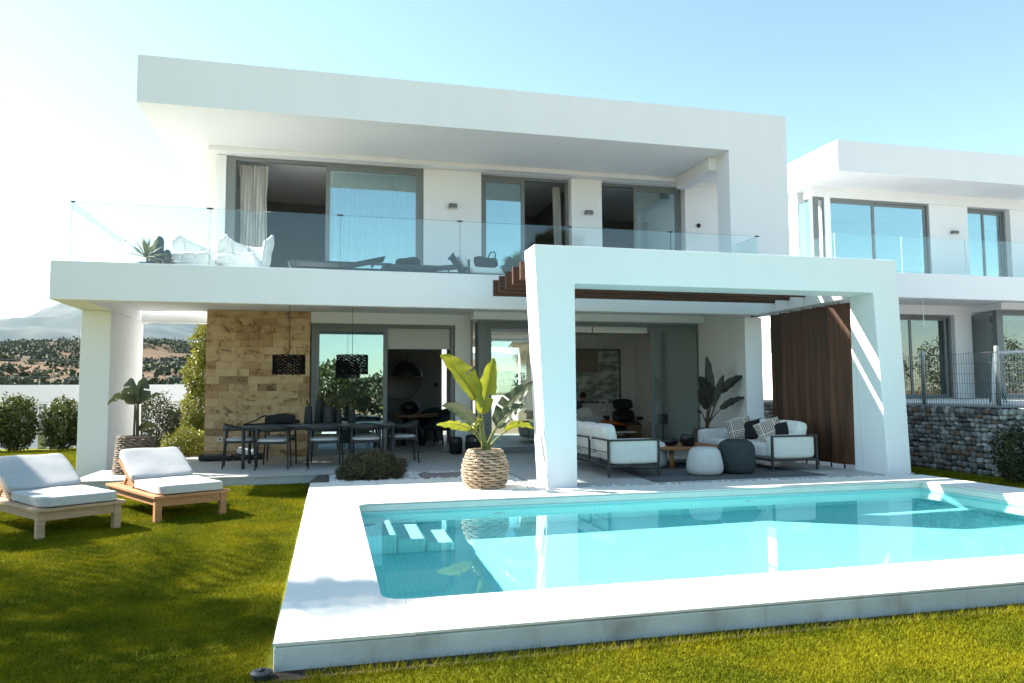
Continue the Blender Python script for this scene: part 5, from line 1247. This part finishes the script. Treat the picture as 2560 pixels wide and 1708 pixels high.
obj('lower_back', MB().cushion((0, .28, .58), (.58, .14, .30), (R(-18), 0, 0), p=4, n=8, puff=.15), BLACKM, lc); obj('head_rest', MB().cushion((0, .36, .88), (.54, .13, .25), (R(-14), 0, 0), p=4.5, n=8, puff=.15), BLACKM, lc)
for s_ in (-1, 1): obj('arm', MB().cushion((s_*.33, 0, .52), (.11, .38, .09), p=3.5, n=6, puff=.1), BLACKM, lc)
obj('shell', MB().cushion((0, .30, .50), (.62, .10, .52), (R(-18), 0, 0), p=3.5, n=8, puff=0), OAK, lc)
for k in range(5): a = 2*PI*k/5; obj('foot', MB().bar((0, 0, .09), (.30*math.cos(a), .30*math.sin(a), .02), .03, .03), BLACKM, lc)
obj('column', MB().tube([(0, 0, .06), (0, 0, .30)], .03, 10), BLACKM, lc)
fs_ = thing('footstool', 'low wooden stool covered by the orange blanket', 'stool', (6.80, 17.25, T))
obj('seat', MB().cushion((0, 0, .30), (.60, .50, .14), p=4, n=8, puff=.1), BLACKM, fs_); obj('column', MB().tube([(0, 0, .02), (0, 0, .25)], .04, 10), BLACKM, fs_); obj('foot', MB().lathe([(.22, 0), (.22, .02), (.05, .03)], 16), BLACKM, fs_)
ob = obj('blanket', MB().cushion((0, 0, 0), (.70, .56, .10), p=3.2, n=12, puff=.2, warp=.035, seed=6), ORANGE); ob.location = (6.78, 17.22, T+.43); ob.rotation_euler = (0, R(10), R(8)); tag(ob, 'orange wool blanket spread over the stool in the living room', 'blanket')
st_ = thing('side_table', 'small round white side table in the living room', 'side table', (6.90, 16.55, T)); obj('table_top', MB().lathe([(.24, .235), (.25, .24), (.25, .255), (.24, .26)], 28), FABW, st_); obj('column', MB().tube([(0, 0, .01), (0, 0, .235)], .018, 8), BLACKM, st_); obj('foot', MB().lathe([(.15, 0), (.15, .012), (.03, .016)], 20), BLACKM, st_)
sb = thing('wooden_stool', 'plain brown wooden block stool beside the lounge chair', 'stool', (7.28, 17.1, T)); obj('block', B(-.17, .17, -.17, .17, .02, .38), OAK, sb, bev=.01); obj('foot_rail', B(-.15, .15, -.15, .15, 0, .019), BLACKM, sb)
orc = thing('orchid', 'white orchid in a dark pot before the lounge chair', 'orchid', (6.78, 17.62, T))
obj('pot_stand', MB().tube([(0, 0, 0), (0, 0, .45)], .02, 8), BLACKM, orc); obj('pot', MB().lathe([(.06, .45), (.09, .47), (.10, .60), (.09, .61), (.07, .58)], 16), BLACKM, orc)
obj('stalk', MB().tube([(0, 0, .58), (.05, 0, .80), (.02, -.02, .95), (-.10, -.04, 1.0), (-.16, -.05, .96)], .006, 6), STEMG, orc)
for k, (x, z) in enumerate(((0, .97), (-.06, 1.0), (-.11, 1.0), (-.16, .96), (.03, .92), (-.04, .80), (-.09, .76), (-.02, .74))):
    b = MB()
    for j in range(5):
        a = 2*PI*j/5+k; b.add([(0, 0, 0), (.03*math.cos(a-.5), -.012, .03*math.sin(a-.5)), (.045*math.cos(a), -.005, .045*math.sin(a)), (.03*math.cos(a+.5), -.012, .03*math.sin(a+.5))], [(0, 1, 2, 3)])
    o = obj('flower', b, FABW, orc); o.location = (x, -.05, z)
tv = thing('reading_stand', 'small black shelf stand by the living room side wall', 'stand', (7.95, 17.0, T)); obj('shelf', B(-.20, .22, -.15, .15, .40, .42), BLACKM, tv); obj('column', MB().tube([(.1, 0, .01), (.1, 0, .40)], .02, 8), BLACKM, tv); obj('box', B(.02, .20, -.1, .1, .421, .66), BLACKM, tv); obj('foot', B(-.05, .22, -.13, .13, 0, .012), BLACKM, tv)

# ================================================================ GARDEN AND FAR VIEW
# hedge of separate shrubs along the far edge of the lawn
hs = [(-8.9, 20.3, .75, .8), (-8.05, 20.2, .62, 1.18), (-7.38, 20.25, .42, 1.25), (-6.40, 20.2, .38, 1.2), (-5.85, 20.3, .40, .95), (-5.2, 20.4, .45, .85)]
hl = ['dark hedge shrub beyond the lawn at the left edge', 'tall hedge shrub left of the white gap post', 'bushy hedge shrub beside the white gap post', 'pointed hedge shrub right of the white gap post', 'low hedge shrub next to the white mesh fence', 'low hedge shrub partly hidden by the fin wall']
for (x, y, rx, h), lb in zip(hs, hl):
    shrub('hedge_shrub', lb, (x, y, h*.52), (rx, .5, h*.55), 5200, .075, HEDGE, 'hedge shrubs beyond the lawn', lump=.4)
# shrubs behind the opening by the stone panel
def tall_shrub():
    t = thing('climbing_shrub', 'tall yellow green shrub rising against the end of the stone panel', 'shrub', (-2.72, 16.6, 0))
    Ps = []
    for (cx, cz, rx, rz_, n) in ((-2.70, .45, .42, .5, 3200), (-2.66, 1.1, .36, .55, 3600), (-2.62, 1.75, .38, .5, 3400), (-2.58, 2.35, .30, .5, 2600), (-2.52, 2.75, .22, .3, 1000)):
        P_, d_ = blob_points(n, (cx, 16.6, cz), (rx, .36, rz_), .4, .5, seed=cx*7+cz); Ps.append(P_)
    P_ = np.concatenate(Ps); P_ = P_[P_[:, 2] > .02]; leaves('crown', P_, .062, SHRUBY, t, aspect=.45, droop=.2)
    obj('trunk', MB().tube([(-2.70, 16.6, -.02), (-2.66, 16.6, 1.0), (-2.58, 16.6, 2.6)], [.04, .03, .01], 8), BARK, t, W=True)
tall_shrub()
shrub('shrub', 'dark green shrub behind the young banana plant', (-3.72, 17.6, .62), (.62, .5, .68), 5200, .06, SHRUBD)
shrub('shrub', 'dark green shrub between the banana plant and the tall shrub', (-3.15, 17.9, .50), (.5, .45, .6), 3800, .06, SHRUBD)
shrub('shrub', 'low bright yellow green shrub at the foot of the stone panel', (-2.75, 15.95, .30), (.55, .34, .36), 5200, .05, SHRUBY)
# white boundary wall, gap posts and the mesh fence behind the hedge
ob = obj('boundary_wall', MB().box(-26, -2.2, 25.0, 25.25, 1.14, 1.66).box(-26, -2.2, 25.26, 25.4, -.4, 1.5), WHITE); ob.data.materials[0] = WHITE; tag(ob, 'long low white wall behind the hedge', 'wall')
for x, lb in ((-7.05, 'white square post in the gap of the hedge'), (-6.72, 'white slim post beside the gap in the hedge')):
    t = thing('gap_post', lb, 'post', (x, 21.0, 0)); obj('shaft', B(-.10, .10, -.08, .08, 0, 1.12), WHITE, t, bev=.01); obj('cap', B(-.12, .12, -.10, .10, 1.121, 1.15), WHITE, t, bev=.01)
t = thing('mesh_fence', 'white mesh garden fence behind the hedge', 'fence', (-5.6, 21.6, 0)); wm = MB()
for k in range(40): wm.bar((-6.4+.06*k, 21.6, 0), (-6.4+.06*k, 21.6, 1.12), .006, .006)
for k in range(12): wm.bar((-6.4, 21.6, .06+.095*k), (-4.0, 21.6, .06+.095*k), .006, .006)
obj('mesh_wires', wm, FABW, t, W=True, kind='stuff'); obj('post', B(-5.72, -5.66, 21.58, 21.64, 0, 1.2), FABW, t, W=True); obj('post', B(-4.22, -4.16, 21.58, 21.64, 0, 1.2), FABW, t, W=True)
ob = thing('far_house', 'white cube house corner seen through the opening beside the stone panel', 'house', (-3.2, 29, 0)); obj('wall', B(-4.55, -2.0, 28.5, 33, -.4, 5.3), WHITE, ob, W=True, bev=.02); obj('parapet', B(-3.9, -2.0, 28.45, 33, 5.302, 5.9), WHITE, ob, W=True, bev=.02); obj('window', B(-4.56, -4.54, 30, 31, 2, 3.2), GLASSN, ob, W=True)
# hills: a scrubby brown ridge and a far mountain
def ridge(name, x0, x1, y0, y1, hfun, nx, ny, m, label):
    X = np.linspace(x0, x1, nx); Yv = np.linspace(y0, y1, ny); V = np.array([(x, y, hfun(x, y)) for y in Yv for x in X])
    F = np.array([(j*nx+i, j*nx+i+1, (j+1)*nx+i+1, (j+1)*nx+i) for j in range(ny-1) for i in range(nx-1)])
    o = npmesh(name, V, F, m, smooth=True, kind='structure'); return o
SCRUB = mat('scrub_hill', (0.17, 0.095, 0.052), 0.95, col2=(0.065, 0.058, 0.032), vscale=0.03, spec=0.1, bump=0.3, bscale=0.3, detail=10)
MONT = mat('mountain_rock', (0.055, 0.070, 0.060), 0.95, col2=(0.14, 0.135, 0.11), vscale=0.0035, spec=0.1, detail=12)
def fb(x, y, s, o=5, seed=0):
    v = 0; a = 1; f = 1/s
    for k in range(o): v += a*noise.noise(Vector((x*f+seed, y*f, seed*.7))); a *= .5; f *= 2.05
    return v
def hh(x, y):
    u = min(1, max(0, (y-45)/330)); w_ = min(1, max(0, (900-y)/300))
    return -1.0+(18.5+11*fb(x, y, 190, 5, 3)+7*math.exp(-((x+95)/55)**2))*u**1.25*w_
ridge('hills', -420, 160, 40, 900, hh, 170, 130, SCRUB, '')
def mh(x, y):
    r = math.exp(-((x+1180)/900)**2); d_ = min(1, max(0, (y-2100)/2400)); e_ = min(1, max(0, (7200-y)/1500))
    rd = 1-abs(fb(x, y, 1500, 6, 9))
    sh = 0.42+0.58*math.exp(-((x+1000)/700)**2)
    return -20+(sh*(600+150*fb(x, y, 1400, 6, 5)))*d_**0.9*e_*(.55+.45*rd)
ridge('mountain', -5200, 2600, 2000, 7200, mh, 230, 160, MONT, '')
# bushes and trees scattered on the ridge, too far and too many to tell apart
n = 15000; X = -330+400*nr.random(n); Yv = 60+440*nr.random(n)**1.0; dens = np.array([fb(x, y, 70, 3, 21) for x, y in zip(X, Yv)]); k_ = (dens > -.30); X = X[k_]; Yv = Yv[k_]
Ps = []; 
for x, y in zip(X, Yv):
    r_ = rng.uniform(.5, 1.7)*(1.4 if y > 260 else 1); m_ = 26; d_ = nr.normal(size=(m_, 3)); d_ /= np.linalg.norm(d_, axis=1, keepdims=True); d_[:, 2] = np.abs(d_[:, 2])
    Ps.append(np.array([x, y, hh(x, y)])+d_*np.array([r_*1.2, r_*1.2, r_])*(.5+.6*nr.random((m_, 1))))
sb_ = leaves('scrub', np.concatenate(Ps), .8, mat('scrub_leaf', (.040, .050, .020), .8, col2=(.085, .090, .035), vscale=.02, island=.4), aspect=.9, kind='stuff')
tag(sb_, 'dark scrub dotted over the brown hillside', 'scrub', kind='stuff')
for z, lb in ((4.6, 'upper pale power line crossing the hillside'), (3.0, 'lower pale power line crossing the hillside')):
    o = obj('power_line', MB().tube([(-90+i*10, 70+i*1.2, z+1.2*((i-8)/8)**2) for i in range(17)], .022, 4), GALV); tag(o, lb, 'power line')

# palms: two left of the view whose crowns shade the lawn, one behind the viewer that the windows mirror
def feather_palm(name, label, base, h, nf, L, seed, m=PALMG):
    t = thing(name, label, 'palm tree', base); r = random.Random(seed); bx, by, bz = base
    obj('trunk', MB().tube([(0, 0, -.1), (.08, .03, h*.4), (.02, .0, h*.8), (0, 0, h)], [.22, .17, .15, .16], 12), BARK, t)
    Vs = []; Fs = []; o_ = 0; rb = MB()
    for k in range(nf):
        a = 2*PI*k/nf*2.4+r.uniform(-.2, .2); e = r.uniform(-.25, 1.15); Lk = L*r.uniform(.8, 1.1)
        dx, dy = math.cos(a), math.sin(a); pts = []
        for i in range(15):
            u = i/14; rr = Lk*u*math.cos(e)*(1-.12*u); z = h+Lk*u*math.sin(e)-Lk*.62*u*u*(1-.25*math.sin(e)); pts.append(Vector((dx*rr, dy*rr, z)))
        rb.tube(pts, [.022-.0012*i for i in range(15)], 5)
        for i in range(15):
            u = .12+.87*i/14; j = min(13, int(u*14)); p = pts[j].lerp(pts[j+1], u*14-j); tg = (pts[j+1]-pts[j]).normalized(); sd = Vector((-dy, dx, 0)); ll = .52*L/2.6*(math.sin(PI*(.12+.82*u)))**.6
            for s_ in (-1, 1):
                d_ = (sd*s_*.85+tg*.55+Vector((0, 0, -.25-.2*r.random()))).normalized(); nrm = tg*.05
                Vs += [p-nrm, p+nrm, p+d_*ll*.6+nrm*.8, p+d_*ll]; Fs += [(o_, o_+1, o_+2), (o_, o_+2, o_+3)]; o_ += 4
    obj('frond_ribs', rb, m, t)
    npmesh('crown', np.array([v[:] for v in Vs]), np.array(Fs), m, t, W=False)
    return t
feather_palm('palm_tree', 'tall feather palm left of the view shading the near lawn', (-8.6, 8.9, 0), 6.3, 22, 3.2, 3)
feather_palm('palm_tree', 'shorter feather palm left of the view shading the left lounger', (-8.9, 11.0, 0), 4.9, 17, 1.75, 8)
feather_palm('palm_tree', 'young feather palm left of the view shading the lawn corner', (-8.7, 6.2, 0), 5.6, 18, 3.0, 14)
def skirt_palm(base, h):
    t = thing('fan_palm', 'fan palm with a skirt of dry fronds behind the viewer', 'palm tree', base); r = random.Random(2)
    obj('trunk', MB().tube([(0, 0, -.1), (0, 0, h)], [.34, .26], 12), BARK, t)
    def fans(nm, n, z0, z1, e0, e1, m):
        Vs = []; Fs = []; o_ = 0
        for k in range(n):
            a = r.random()*2*PI; e = r.uniform(e0, e1); z = r.uniform(z0, z1); d_ = Vector((math.cos(a)*math.cos(e), math.sin(a)*math.cos(e), math.sin(e))); sd = Vector((-math.sin(a), math.cos(a), 0)); c = Vector((0, 0, z))+d_*.9
            for j in range(-6, 7):
                q_ = (d_*math.cos(j*.2)+sd*math.sin(j*.2)).normalized(); w_ = sd*.035*math.cos(j*.2)-d_*.035*math.sin(j*.2)
                Vs += [c, c+q_*.5+w_, c+q_*r.uniform(.8, 1.05)-Vector((0, 0, .15)), c+q_*.5-w_]; Fs += [(o_, o_+1, o_+2), (o_, o_+2, o_+3)]; o_ += 4
        npmesh(nm, np.array([v[:] for v in Vs]), np.array(Fs), m, t, W=False)
    fans('crown', 60, h-.2, h+.4, -.2, 1.3, PALMG); fans('dry_fronds', 130, h-3.2, h-.2, -1.5, -.7, PALMD)
skirt_palm((10.6, -9.5, 0), 7.5)
for k, (x, y, r_, h_) in enumerate(((-9, -13, 2.6, 2.3), (-4, -14, 2.6, 2.5), (-.5, -13, 2.2, 2.9), (3.0, -14, 2.6, 2.2), (5.3, -13, 2.0, 2.7), (13, -13, 2.8, 2.6), (17, -12, 2.5, 2.6), (24, -13, 3.6, 4.4), (32, -13, 4.2, 5.2), (41, -13, 4.6, 4.8), (50, -12, 4.6, 5.4))):
    shrub('tree', ('broad bushy tree', 'rounded bushy tree', 'low bushy tree', 'tall bushy tree', 'small bushy tree', 'spreading bushy tree', 'dense bushy tree', 'big round tree', 'very tall leafy tree', 'wide leafy tree', 'outermost leafy tree')[k]+' in the row behind the viewer', (x, y, h_*.55), (r_, 1.6, h_*.55), 4200, .24, SHRUBY if k == 4 else SHRUBD if k % 2 else HEDGE, 'trees behind the viewer', cat='tree')

# ================================================================ AIR
hz = obj('haze', MB().box(-7600, 7600, -7600, 7700, -22, 820), FABW, kind='stuff'); hz.data.materials.clear()
HM = bpy.data.materials.new('haze_air'); HM.use_nodes = True; _n = HM.node_tree.nodes; _l = HM.node_tree.links; _n.remove(_n['Principled BSDF'])
pv = _n.new('ShaderNodeVolumePrincipled'); pv.inputs['Color'].default_value = (0.50, 0.78, 1.0, 1); pv.inputs['Density'].default_value = 0.000034; pv.inputs['Anisotropy'].default_value = 0.3
_l.new(pv.outputs[0], _n['Material Output'].inputs['Volume']); hz.data.materials.append(HM)
tag(hz, 'pale blue haze in the air before the mountain', 'haze', kind='stuff')
